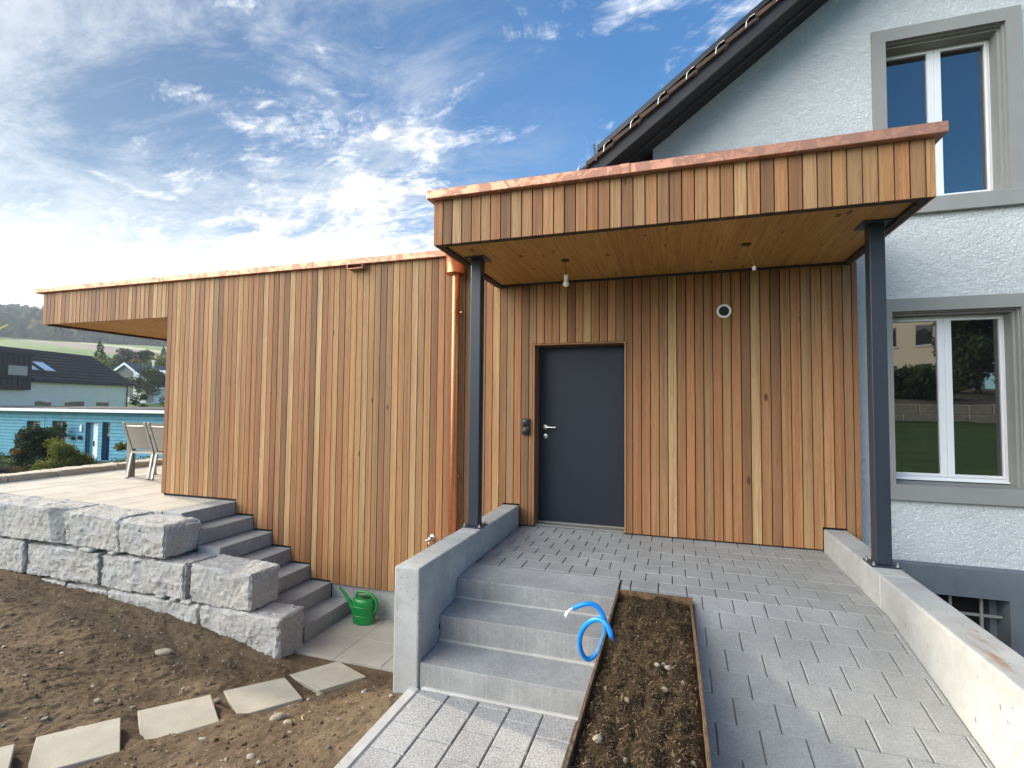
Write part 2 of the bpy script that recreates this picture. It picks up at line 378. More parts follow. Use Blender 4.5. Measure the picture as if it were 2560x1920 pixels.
def stucco():
    m, t, b = mat('rough_render'); P = objc(t)
    wp = t.vmath('ADD', P, t.vmath('SCALE', t.noise(P, 14, 3, 0.5, out=1)))
    wp.node.inputs[1].links[0].from_node.inputs['Scale'].default_value = 0.05
    n = t.noise(t.mapping(wp, (1, 1, 1.5)), 34, 4, 0.55, 0.8); n2 = t.noise(P, 90, 3, 0.6); big = t.noise(P, 1.3, 4, 0.5)
    ridge = t.math('SUBTRACT', 1.0, t.math('ABSOLUTE', t.math('SUBTRACT', t.math('MULTIPLY', n, 2.0), 1.0)))
    h = t.math('ADD', t.math('POWER', ridge, 2.0), t.math('MULTIPLY', n2, 0.25))
    c = t.mix(t.mapr(big, 0.3, 0.7), (0.66, 0.70, 0.715), (0.73, 0.765, 0.775))
    c = t.mix(t.mapr(ridge, 0.3, 0.8, 0.3, 0.0), c, (0.62, 0.66, 0.68))
    t.set(b, 'Base Color', c); t.set(b, 'Roughness', 0.92); t.set(b, 'Specular IOR Level', 0.15); bump(t, b, h, 0.75, 0.02); return m
M_STUC = stucco()
M_TRIM = plain('grey_surround', (0.255, 0.26, 0.25), 0.8, var=0.05, scale=3)
M_PLINTH = plain('blue_grey_plinth', (0.125, 0.145, 0.165), 0.85, var=0.12, scale=4)
M_WHITE = plain('white_frame', (0.74, 0.76, 0.78), 0.35)
M_ANTH = plain('anthracite_steel', (0.025, 0.032, 0.046), 0.38, spec=0.4)
M_DOOR = plain('anthracite_door', (0.016, 0.019, 0.031), 0.42, spec=0.32)
M_STEEL = plain('brushed_steel', (0.62, 0.62, 0.60), 0.28, 1.0, var=0.05, scale=60)
M_ALU = plain('matt_aluminium', (0.36, 0.35, 0.32), 0.45, 0.7, var=0.05, scale=60)
M_BLACKP = plain('black_plastic', (0.012, 0.012, 0.014), 0.4)
M_WHITEP = plain('white_plastic', (0.88, 0.88, 0.87), 0.35)
M_GREEN = plain('green_plastic', (0.008, 0.22, 0.045), 0.34, var=0.08, scale=9)
M_BLUE = plain('blue_plastic', (0.0, 0.24, 0.80), 0.32, var=0.04, scale=12)
M_RUST = plain('rusty_steel', (0.13, 0.075, 0.035), 0.8, var=0.45, scale=25)
M_SLING = plain('taupe_sling', (0.235, 0.205, 0.168), 0.8, var=0.06, scale=120)
M_TEAK = plain('teak', (0.60, 0.44, 0.22), 0.6, var=0.15, scale=30)
M_TILE = plain('brown_tile', (0.085, 0.045, 0.028), 0.75, var=0.3, scale=10)
M_BARGE = plain('dark_bargeboard', (0.022, 0.021, 0.022), 0.55, var=0.15, scale=12)
M_SOFF = plain('dark_verge_boards', (0.012, 0.009, 0.009), 0.8)
M_PV = plain('solar_glass', (0.010, 0.012, 0.018), 0.25)
def glass_mat():
    m, t, b = mat('window_glass')
    t.set(b, 'Base Color', (0.006, 0.007, 0.008)); t.set(b, 'Roughness', 0.015); t.set(b, 'IOR', 2.7)
    n = t.noise(objc(t), 1.4, 2, 0.5); bump(t, b, n, 0.05, 0.02); return m
M_GLASS = glass_mat()
def bulb_mat():
    m, t, b = mat('opal_glass'); t.set(b, 'Base Color', (0.85, 0.84, 0.80)); t.set(b, 'Roughness', 0.15); t.set(b, 'Subsurface Weight', 0.3); return m
M_BULB = bulb_mat()

def soil_mat(name, stops, fine=1.0):
    m, t, b = mat(name); P = objc(t)
    n1 = t.noise(P, 1.6, 6, 0.65); n2 = t.noise(P, 26, 6, 0.7); n3 = t.noise(P, 140, 3, 0.7)
    c = t.ramp(t.math('ADD', t.math('MULTIPLY', n1, 0.55), t.math('MULTIPLY', n2, 0.45)), stops)
    c = t.mix(t.mapr(n3, 0.5, 0.75, 0, 0.5), c, tuple(x*0.5 for x in stops[0][1]))
    d = t.vor(P, 60); sp = t.add('ShaderNodeSeparateColor'); t.set(sp, 0, t.vor(P, 60, out='Color'))
    k = t.math('MULTIPLY', t.mapr(d, 0.16, 0.24, 1, 0), t.math('GREATER_THAN', sp.outputs[0], 0.93))
    c = t.mix(t.math('MULTIPLY', k, 0.8), c, (0.42, 0.38, 0.31))
    t.set(b, 'Base Color', c); t.set(b, 'Roughness', 0.97); t.set(b, 'Specular IOR Level', 0.1)
    bump(t, b, t.math('ADD', n2, t.math('MULTIPLY', n3, 0.6)), 0.9*fine, 0.018); return m
M_SOIL = soil_mat('soil', [(0.3, (0.085, 0.061, 0.039)), (0.5, (0.165, 0.119, 0.074)), (0.7, (0.29, 0.212, 0.13))])
M_MULCH = soil_mat('planting_soil', [(0.3, (0.035, 0.024, 0.014)), (0.55, (0.07, 0.047, 0.027)), (0.75, (0.14, 0.10, 0.06))])
def tint_mat(name, stops, rough=0.85, trans=0.0):
    m, t, b = mat(name); r = rnd(t); n = t.noise(objc(t), 3.0, 3, 0.5)
    c = t.ramp(r, stops); c = t.mix(t.mapr(n, 0.3, 0.7, 0.0, 0.35), c, t.vmath('MULTIPLY', c, (0.55, 0.6, 0.55)))
    t.set(b, 'Base Color', c); t.set(b, 'Roughness', rough); t.set(b, 'Specular IOR Level', 0.2)
    if trans:
        tr = t.add('ShaderNodeBsdfTranslucent'); t.set(tr, 0, c); mx = t.add('ShaderNodeMixShader'); t.set(mx, 0, trans)
        t.l.new(b.outputs[0], mx.inputs[1]); t.l.new(tr.outputs[0], mx.inputs[2]); t.l.new(mx.outputs[0], t.n['Material Output'].inputs[0])
    return m
M_FIBRE = tint_mat('mulch_fibre', [(0, (0.035, 0.022, 0.011)), (0.5, (0.09, 0.057, 0.029)), (0.85, (0.18, 0.12, 0.063)), (1, (0.36, 0.27, 0.16))])
M_PEB = tint_mat('pebble', [(0, (0.22, 0.18, 0.125)), (0.4, (0.38, 0.325, 0.24)), (0.7, (0.22, 0.20, 0.17)), (1, (0.52, 0.48, 0.41))], 0.8)
LEAFY = {
 'dark': tint_mat('dark_leaves', [(0, (0.018, 0.035, 0.014)), (0.6, (0.035, 0.06, 0.022)), (1, (0.075, 0.10, 0.03))], 0.7, 0.25),
 'yellow': tint_mat('yellow_green_leaves', [(0, (0.07, 0.085, 0.016)), (0.5, (0.13, 0.15, 0.025)), (1, (0.22, 0.22, 0.045))], 0.7, 0.35),
 'mid': tint_mat('mid_green_leaves', [(0, (0.03, 0.05, 0.018)), (0.5, (0.06, 0.09, 0.028)), (1, (0.12, 0.14, 0.04))], 0.7, 0.3),
 'autumn': tint_mat('autumn_leaves', [(0, (0.10, 0.055, 0.018)), (0.5, (0.19, 0.11, 0.03)), (1, (0.26, 0.18, 0.05))], 0.7, 0.3),
 'grey': tint_mat('grey_green_leaves', [(0, (0.05, 0.06, 0.04)), (0.5, (0.095, 0.11, 0.07)), (1, (0.17, 0.18, 0.12))], 0.8, 0.25),
 'red': tint_mat('red_flowers', [(0, (0.12, 0.012, 0.02)), (0.7, (0.20, 0.02, 0.03)), (1, (0.05, 0.06, 0.02))], 0.7, 0.2)}
M_BARK = plain('bark', (0.075, 0.058, 0.042), 0.9, var=0.3, scale=14)
M_GRASS = tint_mat('grass', [(0, (0.045, 0.085, 0.016)), (1, (0.07, 0.12, 0.025))], 0.9)

# ------------------------------------------------------------------ geometry constants (metres)
YW = 5.40            # face of the cedar cladding
XL, XR = -7.01, 1.635
LW0, LW1 = -1.826, -1.636    # left concrete wall
RW0, RW1 = 1.325, 1.52       # right concrete wall
NOSE = [(-5.643, 0.0), (-5.338, -0.18), (-5.03, -0.357), (-4.72, -0.54), (-4.417, -0.722), (-4.10, -0.905), (-3.812, -1.08)]
LOWZ = -1.245
def gz(y):           # landing and ramp height
    if y >= 3.9: return -0.01*(5.4-y)
    return -0.015 - 0.18*(3.9-y) if y > 0.8 else -0.573

# ================================================================== SETTING
def structure(o): o['kind'] = 'structure'; return o
def terrain():
    rs = np.concatenate([np.linspace(14, 110, 25), np.linspace(118, 660, 91), np.geomspace(690, 2600, 14)])
    az = np.radians(np.concatenate([np.arange(-90, -30, 0.75), np.arange(-30, 270, 6)])); az = np.append(az, az[0]+2*math.pi)
    def prof(r):
        return np.interp(r, [0, 30, 60, 110, 200, 350, 420, 520, 640, 760, 1200, 2600], [-2.1, -2.1, -2.2, 1.5, 12.6, 31, 39, 55, 73, 74, 45, 0])
    A, RR_ = np.meshgrid(az, rs); deg = np.degrees(A)
    w = np.clip((deg+112)/25, 0, 1)*np.clip((-22-deg)/22, 0, 1); w = w*w*(3-2*w)
    Z = (prof(RR_)+2.1)*w - 2.1 + 2.0*fbm(np.stack([RR_/90*np.sin(A), RR_/90*np.cos(A), 0*A], -1), 3)*np.clip((RR_-70)/120, 0, 1)
    V = np.stack([RR_*np.sin(A), RR_*np.cos(A), Z], -1).reshape(-1, 3)
    na, nr = len(az), len(rs); i = np.arange((na-1)*(nr-1)); a = (i//(na-1))*na + i % (na-1)
    F = np.stack([a, a+na, a+na+1, a+1], -1)
    rc = np.repeat((rs[:-1]+rs[1:])/2, na-1); ac = np.tile(np.degrees((az[:-1]+az[1:])/2), nr-1)
    u = (ac+63.4)/11
    mi = np.zeros(len(F), int)
    mi[(rc > 330-95*u) & (rc < 400-112*u)] = 1
    mi[(rc > 400-112*u) & (rc < 408-100*u)] = 2
    mi[(rc > 425)] = 3
    mats = [tint_mat('meadow', [(0, (0.11, 0.19, 0.04)), (1, (0.14, 0.22, 0.05))], 0.95), plain('ploughed_field', (0.17, 0.125, 0.10), 0.95, var=0.15, scale=0.05),
            plain('stubble_field', (0.34, 0.36, 0.20), 0.95, var=0.1, scale=0.05), plain('forest_floor', (0.035, 0.045, 0.025), 0.95)]
    o = raw('terrain', V, F, mats, loc=(0, 0, 0), midx=mi.tolist(), rnd=RNG.random(len(F)), smooth=True); structure(o)
    # closing disc under the plot
    V, F = grid(np.linspace(-15, 15, 7), np.linspace(-15, 15, 7), lambda x, y: 0*x-2.3)
    structure(raw('ground', V, F, M_SOIL, loc=(0, 0, 0)))
    return prof
PROF = terrain()

def tps(pts):
    P = np.array(pts, float); n = len(P); d = np.linalg.norm(P[:, None, :2]-P[None, :, :2], axis=-1)
    K = np.where(d > 0, d*d*np.log(d+1e-9), 0) + 1e-3*np.eye(n); Q = np.c_[np.ones(n), P[:, :2]]
    A = np.block([[K, Q], [Q.T, np.zeros((3, 3))]]); c = np.linalg.solve(A, np.r_[P[:, 2], 0, 0, 0])
    def fz(x, y):
        s = c[n] + c[n+1]*x + c[n+2]*y
        for k in range(n):
            r2 = (x-P[k, 0])**2 + (y-P[k, 1])**2; s = s + c[k]*0.5*r2*np.log(r2+1e-12)
        return s
    return fz
SLABS = []   # stepping slabs: corner list and height
def slab_corners(z, px):  # real positions measured on the slope
    return px
SOILP = [(-10, 4.2, -0.80), (-8.2, 4.2, -0.815), (-7.6, 4.2, -0.86), (-6.9, 4.2, -0.885), (-6.2, 4.2, -0.935), (-5.5, 4.2, -0.98), (-4.86, 4.2, -1.05), (-4.3, 4.2, -1.14), (-3.8, 4.2, -1.235),
         (-3.6, 4.4, -1.285), (-2.6, 4.4, -1.285), (-1.85, 4.4, -1.27), (-3.1, 4.05, -1.232), (-2.6, 4.05, -1.21), (-3.35, 3.55, -1.162), (-3.0, 3.45, -1.12), (-3.6, 2.95, -1.063), (-3.98, 2.45, -0.965), (-4.45, 2.05, -0.89),
         (-1.85, 3.95, -1.06), (-1.85, 3.5, -0.85), (-1.85, 3.1, -0.66), (-1.72, 2.7, -0.60), (-1.72, 1.5, -0.585), (-1.72, 0.2, -0.585), (-2.2, 2.9, -0.80), (-2.35, 3.5, -1.0), (-2.3, 2.3, -0.73), (-2.8, 2.6, -0.88), (-3.0, 1.8, -0.78), (-3.2, 0.5, -0.70),
         (-5.0, 3.2, -0.99), (-5.0, 2.4, -0.90), (-6.2, 3.4, -0.90), (-6.5, 2.0, -0.80), (-8.0, 3.0, -0.80), (-9.5, 2.0, -0.74), (-4.2, 3.4, -1.10), (-4.2, 0.6, -0.72), (-8, 0, -0.7), (-4.6, 3.8, -1.10), (-11, 0, -.7), (-12, 4, -.78)]
SOILZ = tps(SOILP)
def soil():
    xs = np.concatenate([np.arange(-12, -7.5, 0.05), np.arange(-7.5, -1.70, 0.0165)]); xs = np.append(xs, -1.70)
    ys = np.concatenate([np.arange(-1.5, 1.2, 0.06), np.arange(1.2, 4.44, 0.0165), [4.445]])
    def fz(x, y):
        p = np.stack([x, y, 0*x], -1)
        q = p + 0.05*np.stack([fbm(p*5, 3, seed=3), fbm(p*5+9, 3, seed=4), 0*x], -1)
        st = np.stack([(q[..., 0]*0.90+q[..., 1]*0.43)*2.2, (-q[..., 0]*0.43+q[..., 1]*0.90)*7.0, 0*x], -1)
        z = SOILZ(x, y) + 0.018*fbm(p*2.5, 3) + 0.012*np.abs(fbm(q*9, 4, 0.6, 11)) + 0.015*(1-np.abs(fbm(st, 3, 0.5, 5))) + 0.006*fbm(p*45, 2, 0.6, 21)
        cl = vnoise(q*16, 33); z = z + 0.015*np.clip(cl-0.55, 0, 1)/0.45
        # quiet ground under the slabs
        for (cx, cy, cz) in SLABC:
            w = np.clip(1.35-np.hypot(x-cx, y-cy)/0.33, 0, 1); w = w*w*(3-2*w)
            z = z*(1-w) + w*(cz-0.055+0.010*fbm(p*20, 2))
        # tidy edge at the lower paving and the wall
        e = np.clip((y-4.25)/0.15, 0, 1)*np.clip((x+3.9)/0.1, 0, 1); z = z*(1-e) + e*(-1.275)
        return z
    V, F = grid(xs, ys, fz)
    o = raw('soil', V, F, M_SOIL, loc=(0, 0, 0), smooth=True); structure(o); o['label'] = 'bare brown garden soil sloping below the granite wall'
    return fz
SLABQ = [(-1.20, [(-3.432, 3.958), (-3.16, 4.315), (-2.736, 4.161), (-2.998, 3.822)]),
         (-1.13, None), (-1.03, None), (-0.93, None), (-0.86, None)]
# the slabs' corners as rays from the lens position on a plane at z = -1.1: (X, Y)
RAY11 = [[(-3.297, 3.802), (-3.035, 4.145), (-2.628, 3.997), (-2.88, 3.671)], [(-3.637, 3.415), (-3.302, 3.753), (-2.929, 3.543), (-3.231, 3.186)],
         [(-4.04, 2.987), (-3.691, 3.341), (-3.313, 3.087), (-3.622, 2.713)], [(-4.415, 2.53), (-4.08, 2.888), (-3.683, 2.613), (-4.02, 2.25)], [(-4.80, 2.10), (-4.47, 2.437), (-4.09, 2.19), (-4.42, 1.84)]]
SLABZ = [-1.20, -1.13, -1.03, -0.93, -0.86]
SLABG = []
for q, z in zip(RAY11, SLABZ):
    k = (CZ-z)/(CZ+1.1); SLABG.append([(x*k, y*k) for x, y in q])
SLABC = [(sum(p[0] for p in g)/4, sum(p[1] for p in g)/4, z) for g, z in zip(SLABG, SLABZ)]
SOILF = soil()
SL_LAB = ['sand coloured stepping slab nearest the lower paving, with dark specks', 'second stepping slab from the lower paving, lying behind a large round pebble', 'third stepping slab from the lower paving, in the middle of the row',
          'fourth stepping slab from the lower paving, with a white pebble at its upper edge', 'last stepping slab in the row, cut off by the left edge of the photo']
for g, z, lab in zip(SLABG, SLABZ, SL_LAB):
    mb = MB(); mb.hexa([(x, y, z-0.045) for x, y in (g[3], g[2], g[1], g[0])] + [(x, y, z) for x, y in (g[3], g[2], g[1], g[0])])
    c = (sum(p[0] for p in g)/4, sum(p[1] for p in g)/4, z-0.045)
    o = mb.build('stepping_slab', M_STEPSLAB, loc=c, bevel=0.006, seg=2); setp(o, lab, 'paving slab', 'stepping slabs across the soil')

def pavers(name, cells, mat_, surf, thick=0.05, ch=0.004, base=None, basemat=None):
    """cells: list of (x0,x1,y0,y1) ; surf(x,y) -> z of the surface"""
    mb = MB()
    for (x0, x1, y0, y1) in cells:
        dz = random.uniform(-0.0012, 0.0012); r = random.random()
        V = [(x0, y0), (x1, y0), (x1, y1), (x0, y1)]; W = [(x0+ch, y0+ch), (x1-ch, y0+ch), (x1-ch, y1-ch), (x0+ch, y1-ch)]
        vv = [(x, y, surf(x, y)+dz-thick) for x, y in V] + [(x, y, surf(x, y)+dz-ch) for x, y in V] + [(x, y, surf(x, y)+dz) for x, y in W]
        fs = [(8, 9, 10, 11)] + [(a, (a+1) % 4, 4+(a+1) % 4, 4+a) for a in range(4)] + [(4+a, 4+(a+1) % 4, 8+(a+1) % 4, 8+a) for a in range(4)]
        mb.quadmesh(vv, fs, 0, r)
    if base:
        for (x0, x1, y0, y1, d) in base:
            mb.quadmesh([(x0, y0, surf(x0, y0)-d), (x1, y0, surf(x1, y0)-d), (x1, y1, surf(x1, y1)-d), (x0, y1, surf(x0, y1)-d)], [(0, 1, 2, 3)], 1)
    o = mb.build(name, [mat_, basemat or M_JOINT], loc=(0, 0, 0)); return structure(o)
def ramp():
    lines = [5.62, 5.44, 5.25, 5.06, 4.87, 4.675, 4.48, 4.28, 4.08, 3.90, 3.727, 3.53, 3.335, 3.14, 2.945, 2.75]
    while lines[-1] > -2.4: lines.append(lines[-1]-0.197)
    cells = []; gx, gy = 0.0062, 0.003
    for k in range(len(lines)-1):
        y1, y0 = lines[k]-gy/2, lines[k+1]+gy/2
        off = -0.01 if (k % 2 == 1) else 0.09
        xa, xb = (LW1+0.004, RW0-0.004) if y0 > 4.0 else ((-0.375, RW0-0.004) if y0 > 3.80 else (0.132, RW0-0.004))
        if y0 > 5.4: xa, xb = -1.46, -0.495
        n0 = math.floor((xa-off)/0.2)
        for n in range(n0, n0+17):
            x0, x1 = off+n*0.2+gx/2, off+n*0.2+0.2-gx/2
            x0, x1 = max(x0, xa), min(x1, xb)
            yy0 = y0
            if x1 - x0 > 0.02: cells.append((x0, x1, yy0, y1))
    b = [(LW1, RW0, 4.06, 5.40, 0.010), (-1.43, -0.5, 5.40, 5.62, 0.010), (-0.385, RW0, 3.785, 4.06, 0.010), (0.125, RW0, 0.8, 3.785, 0.010), (0.125, RW0, -2.5, 0.8, 0.010)]
    pavers('ramp_pavement', cells, M_PAVER, lambda x, y: gz(y), base=b)
    # strip of paving stones cut along the planter's back edge is covered by the rows above
ramp()
def path():
    cells = []; X = [-1.612, -1.395, -1.187, -0.977, -0.765, -0.557, -0.402]
    for i in range(6):
        y = 3.085; first = [0.10, 0.19, 0.05, 0.13, 0.22, 0.17][i]; ln = first
        while y > -2.4:
            cells.append((X[i]+0.004, X[i+1]-0.004, y-ln+0.003, y-0.003)); y -= ln; ln = 0.245
    o = pavers('path', cells, M_GRANPAVE, lambda x, y: -0.556, ch=0.006, base=[(-1.63, -0.40, -2.5, 3.10, 0.012)])
    m = MB(); m.box(-1.70, -1.618, -2.5, 3.10, -0.75, -0.559); m.box(-1.612, -0.40, 3.087, 3.16, -0.72, -0.549)
    k = m.build('path_edging', M_MORTAR, loc=(-1.65, 1, -0.7), bevel=0.01); structure(k)
path()
def lower_paving():
    xs = [-3.80, -3.28, -2.745, -2.21, -1.83]; ys = [4.425, 4.885, 5.36, 5.46]
    cells = [(xs[i]+0.002, xs[i+1]-0.002, ys[j]+0.002, ys[j+1]-0.002) for i in range(4) for j in range(3)]
    pavers('lower_pavement', cells, M_LSLAB, lambda x, y: LOWZ, ch=0.003, base=[(-3.82, -1.83, 4.43, 5.46, 0.006)])
lower_paving()
def terrace():
    cells = []; x = -10.42; i = 0
    while x < -5.96:
        w = 0.40; y = 4.60 - [0.0, 0.5, 0.25, 0.75][i % 4]; x1 = min(x+w, -5.955)
        while y < 10.6:
            y0, y1 = max(y, 4.60), y+1.0
            if y1 > 4.62: cells.append((x+0.004, x1-0.004, y0+0.004, y1-0.004))
            y += 1.0
        x += w; i += 1
    pavers('terrace', cells, M_TERR, lambda x, y: 0.0, ch=0.002, base=[(-10.42, -5.96, 4.6, 10.6, 0.012)])
    mb = MB(); mb.box(-10.40, -5.97, 4.62, 10.6, -1.5, -0.06)
    structure(mb.build('terrace_fill', M_JOINT, loc=(-8, 5, -1.5)))
terrace()
def yard():
    V, F = grid(np.linspace(1.5, 9, 40), np.linspace(-2.5, 5.7, 40), lambda x, y: -1.15+0.03*fbm(np.stack([x*2, y*2, 0*x], -1), 3))
    structure(raw('yard', V, F, M_SOIL, loc=(0, 0, 0), smooth=True))
    V, F = grid(np.linspace(-24, 34, 59), np.linspace(-13.0, -1.4, 24), lambda x, y: -0.62+np.clip((-1.4-y)/10.6, 0, 1)*1.47+0.03*fbm(np.stack([x, y, 0*x], -1), 3))
    structure(raw('lawn', V, F, M_GRASS, loc=(0, 0, 0), rnd=RNG.random(len(F)), smooth=True))
    V, F = grid(np.linspace(-24, 40, 33), np.linspace(-60, -12.3, 24), lambda x, y: 1.45+np.clip((-12.3-y)/10, 0, 1)*1.0+0.1*fbm(np.stack([x/3, y/3, 0*x], -1), 3))
    structure(raw('bank', V, F, plain('dry_bank', (0.10, 0.075, 0.04), 0.95, var=0.3, scale=2), loc=(0, 0, 0), smooth=True))
yard()

# ================================================================== granite wall blocks
def rock(x0, x1, y0, y1, z0, z1, seed, amp=0.022, step=0.0165, rough=1.0, tilt=(0, 0, 0, 0), chip=None):
    """rough-hewn block: a finely divided box whose faces are broken up by noise"""
    nx, ny, nz = max(4, int((x1-x0)/step)), max(4, int((y1-y0)/step)), max(4, int((z1-z0)/step))
    bm = bmesh.new(); idx = {}; faces = []
    def vid(i, j, k):
        key = (i, j, k)
        if key not in idx: idx[key] = len(idx)
        return idx[key]
    for i in range(nx):
        for j in range(ny):
            faces.append((vid(i, j, 0), vid(i, j+1, 0), vid(i+1, j+1, 0), vid(i+1, j, 0))); faces.append((vid(i, j, nz), vid(i+1, j, nz), vid(i+1, j+1, nz), vid(i, j+1, nz)))
    for i in range(nx):
        for k in range(nz):
            faces.append((vid(i, 0, k), vid(i+1, 0, k), vid(i+1, 0, k+1), vid(i, 0, k+1))); faces.append((vid(i, ny, k), vid(i, ny, k+1), vid(i+1, ny, k+1), vid(i+1, ny, k)))
    for j in range(ny):
        for k in range(nz):
            faces.append((vid(0, j, k), vid(0, j, k+1), vid(0, j+1, k+1), vid(0, j+1, k))); faces.append((vid(nx, j, k), vid(nx, j+1, k), vid(nx, j+1, k+1), vid(nx, j, k+1)))
    bm.free()
    K = np.array(list(idx.keys()), float); U = K/np.array([nx, ny, nz]); lo = np.array([x0, y0, z0]); hi = np.array([x1, y1, z1])
    P = lo + U*(hi-lo); N = np.zeros_like(P)
    for a in range(3):
        N[:, a] += np.where(K[:, a] == 0, -1, 0) + np.where(K[:, a] == (nx, ny, nz)[a], 1, 0)
    if chip:   # planes that knock corners off: (point, normal)
        for p, n in chip:
            n = np.array(n, float)/np.linalg.norm(n); dd = (P-np.array(p))@n; P = P - np.where(dd > 0, dd, 0)[:, None]*n*0.92
    L = np.linalg.norm(N, axis=1, keepdims=True); edge = (L[:, 0] > 1.2); N = N/np.maximum(L, 1e-6)
    S = np.array([[seed*3.7, seed*1.3, seed*7.9]])
    W = P+S+0.03*np.stack([vnoise((P+S)*9, seed+21), vnoise((P+S)*9+5, seed+22), vnoise((P+S)*9+11, seed+23)], -1)
    d = 0.85*fbm(W*np.array([[3.0, 3.0, 3.6]]), 2, 0.5, seed) + 0.75*(np.abs(fbm(W*8.5, 2, 0.5, seed+5))-0.4) + 0.72*(np.abs(fbm(W*19, 3, 0.65, seed+9))-0.35)
    top = (K[:, 2] == nz); d = np.where(top, d*0.7, d)
    P = P + N*(d*amp)[:, None]*rough
    P[edge] -= N[edge]*(0.006+0.020*np.abs(fbm((P[edge]+S)*11, 3, 0.6, seed+3)))[:, None]
    tl, tr, _, _ = tilt; P[:, 2] += U[:, 2]*(tl*(1-U[:, 0]) + tr*U[:, 0])
    return P, np.array(faces)
def granite_wall():
    Y0, Y1 = 4.205, 4.61
    B = [  # x0, x1, y0, y1, z0, z1, seed, tilt, label, chips
     (-4.838, -3.79, Y0, Y1-.03, -1.60, -0.852, 3, (0.01, 0.005), 'lowest granite block at the right end, half buried beside the lower paving', None),
     (-6.215, -4.862, Y0, Y1, -1.45, -0.845, 5, (0, 0), 'long granite block half sunk in the soil, second from the right in the bottom course', None),
     (-6.915, -6.245, Y0, Y1, -1.45, -0.845, 8, (0, -0.015), 'short granite block just showing above the soil, third from the right in the bottom course', None),
     (-7.60, -6.955, Y0, Y1, -1.45, -0.84, 9, (0, 0), 'granite block almost buried in the soil, fourth from the right in the bottom course', None),
     (-9.2, -7.65, Y0, Y1, -1.45, -0.835, 12, (0, 0), 'buried granite block at the left end of the bottom course', None),
     (-4.985, -4.165, Y0-.005, Y1, -0.825, -0.425, 21, (0.015, -0.02), 'pale cubic granite block standing free in front of the garden stairs', None),
     (-6.385, -5.075, Y0, Y1+.1, -0.82, -0.445, 23, (0, 0.01), 'long granite block in the middle course, left of the free standing cubic block', None),
     (-7.685, -6.415, Y0, Y1, -0.82, -0.44, 27, (0, 0), 'wide granite block in the middle course below the terrace, second from the left', None),
     (-9.3, -7.735, Y0, Y1, -0.82, -0.425, 29, (0, 0), 'granite block at the left end of the middle course', None),
     (-6.078, -5.37, Y0-.01, Y1+.03, -0.405, -0.03, 31, (0.0, -0.01), 'granite block with a rounded broken top, right end of the top course', [((-5.40, 4.4, -0.05), (0.5, 0.05, 0.85)), ((-5.37, 4.22, -.2), (.8, -.55, .1))]),
     (-7.015, -6.095, Y0, Y1+.03, -0.40, -0.018, 37, (0.03, 0), 'middle granite block in the top course, in front of the terrace', None),
     (-8.95, -7.045, Y0-.015, Y1+.03, -0.395, 0.035, 41, (0, -0.01), 'longest granite block in the top course, with a slanting broken facet', [((-7.28, 4.19, -0.10), (0.62, -0.75, 0.12))]),
     (-10.4, -8.98, Y0, Y1+.03, -0.395, 0.03, 43, (0, 0), 'granite block at the far left end of the top course', None)]
    for (x0, x1, y0, y1, z0, z1, s, tl, lab, ch) in B:
        P, F = rock(x0, x1, y0, y1, z0, z1, s, tilt=(*tl, 0, 0), chip=ch)
        o = raw('granite_block', P, F, M_GRAN, loc=((x0+x1)/2, (y0+y1)/2, z0), smooth=True)
        setp(o, lab, 'stone block', 'granite blocks of the terrace wall')
        o.data.set_sharp_from_angle(angle=R(38))
    # chips wedged in the joints
    k = 0
    for (x, z, w, lab) in [(-5.42, -0.825, .13, 'flat stone chip wedged under the long middle granite block, leftmost of three'), (-5.22, -0.828, .10, 'small stone chip wedged in the joint below the middle course, between two others'), (-5.04, -0.84, .15, 'stone chip sticking out below the cubic granite block'),
                           (-6.62, -0.425, .2, 'thin stone chip in the joint under the top course'), (-6.2, -0.425, .12, 'stone chip in the joint under the right end of the top course')]:
        P, F = rock(x-w/2, x+w/2, 4.19, 4.32, z-.012, z+.024, 60+k, amp=0.012, step=0.014); k += 1
        o = raw('stone_chip', P, F, M_GRAN, loc=(x, 4.25, z), smooth=True); setp(o, lab, 'stone chip', 'stone chips in the wall joints')
    # border stones on the far side of the terrace
    y = 3.9; i = 0
    labs = ['pale border stone on the far terrace edge, nearest the left edge of the photo', 'pale border stone on the far terrace edge, below the dark bush', 'pale border stone on the far terrace edge, below the yellow green bush', 'pale border stone on the far terrace edge, left of the garden chairs', 'pale border stone on the far terrace edge, seen between the chair legs', 'pale border stone on the far terrace edge, mostly hidden by the timber wall']
    for ln in (1.5, 0.72, 0.95, 1.1, 1.25, 1.6):
        P, F = rock(-10.84, -10.40, y+0.008, y+ln-0.008, -0.5, 0.105+random.uniform(-.012, .012), 80+i, amp=0.022, step=0.05)
        o = raw('border_stone', P, F, M_LIME, loc=(-10.6, y+ln/2, -0.5), smooth=True); setp(o, labs[i], 'border stone', 'border stones along the terrace'); o.data.set_sharp_from_angle(angle=R(38)); y += ln; i += 1
granite_wall()

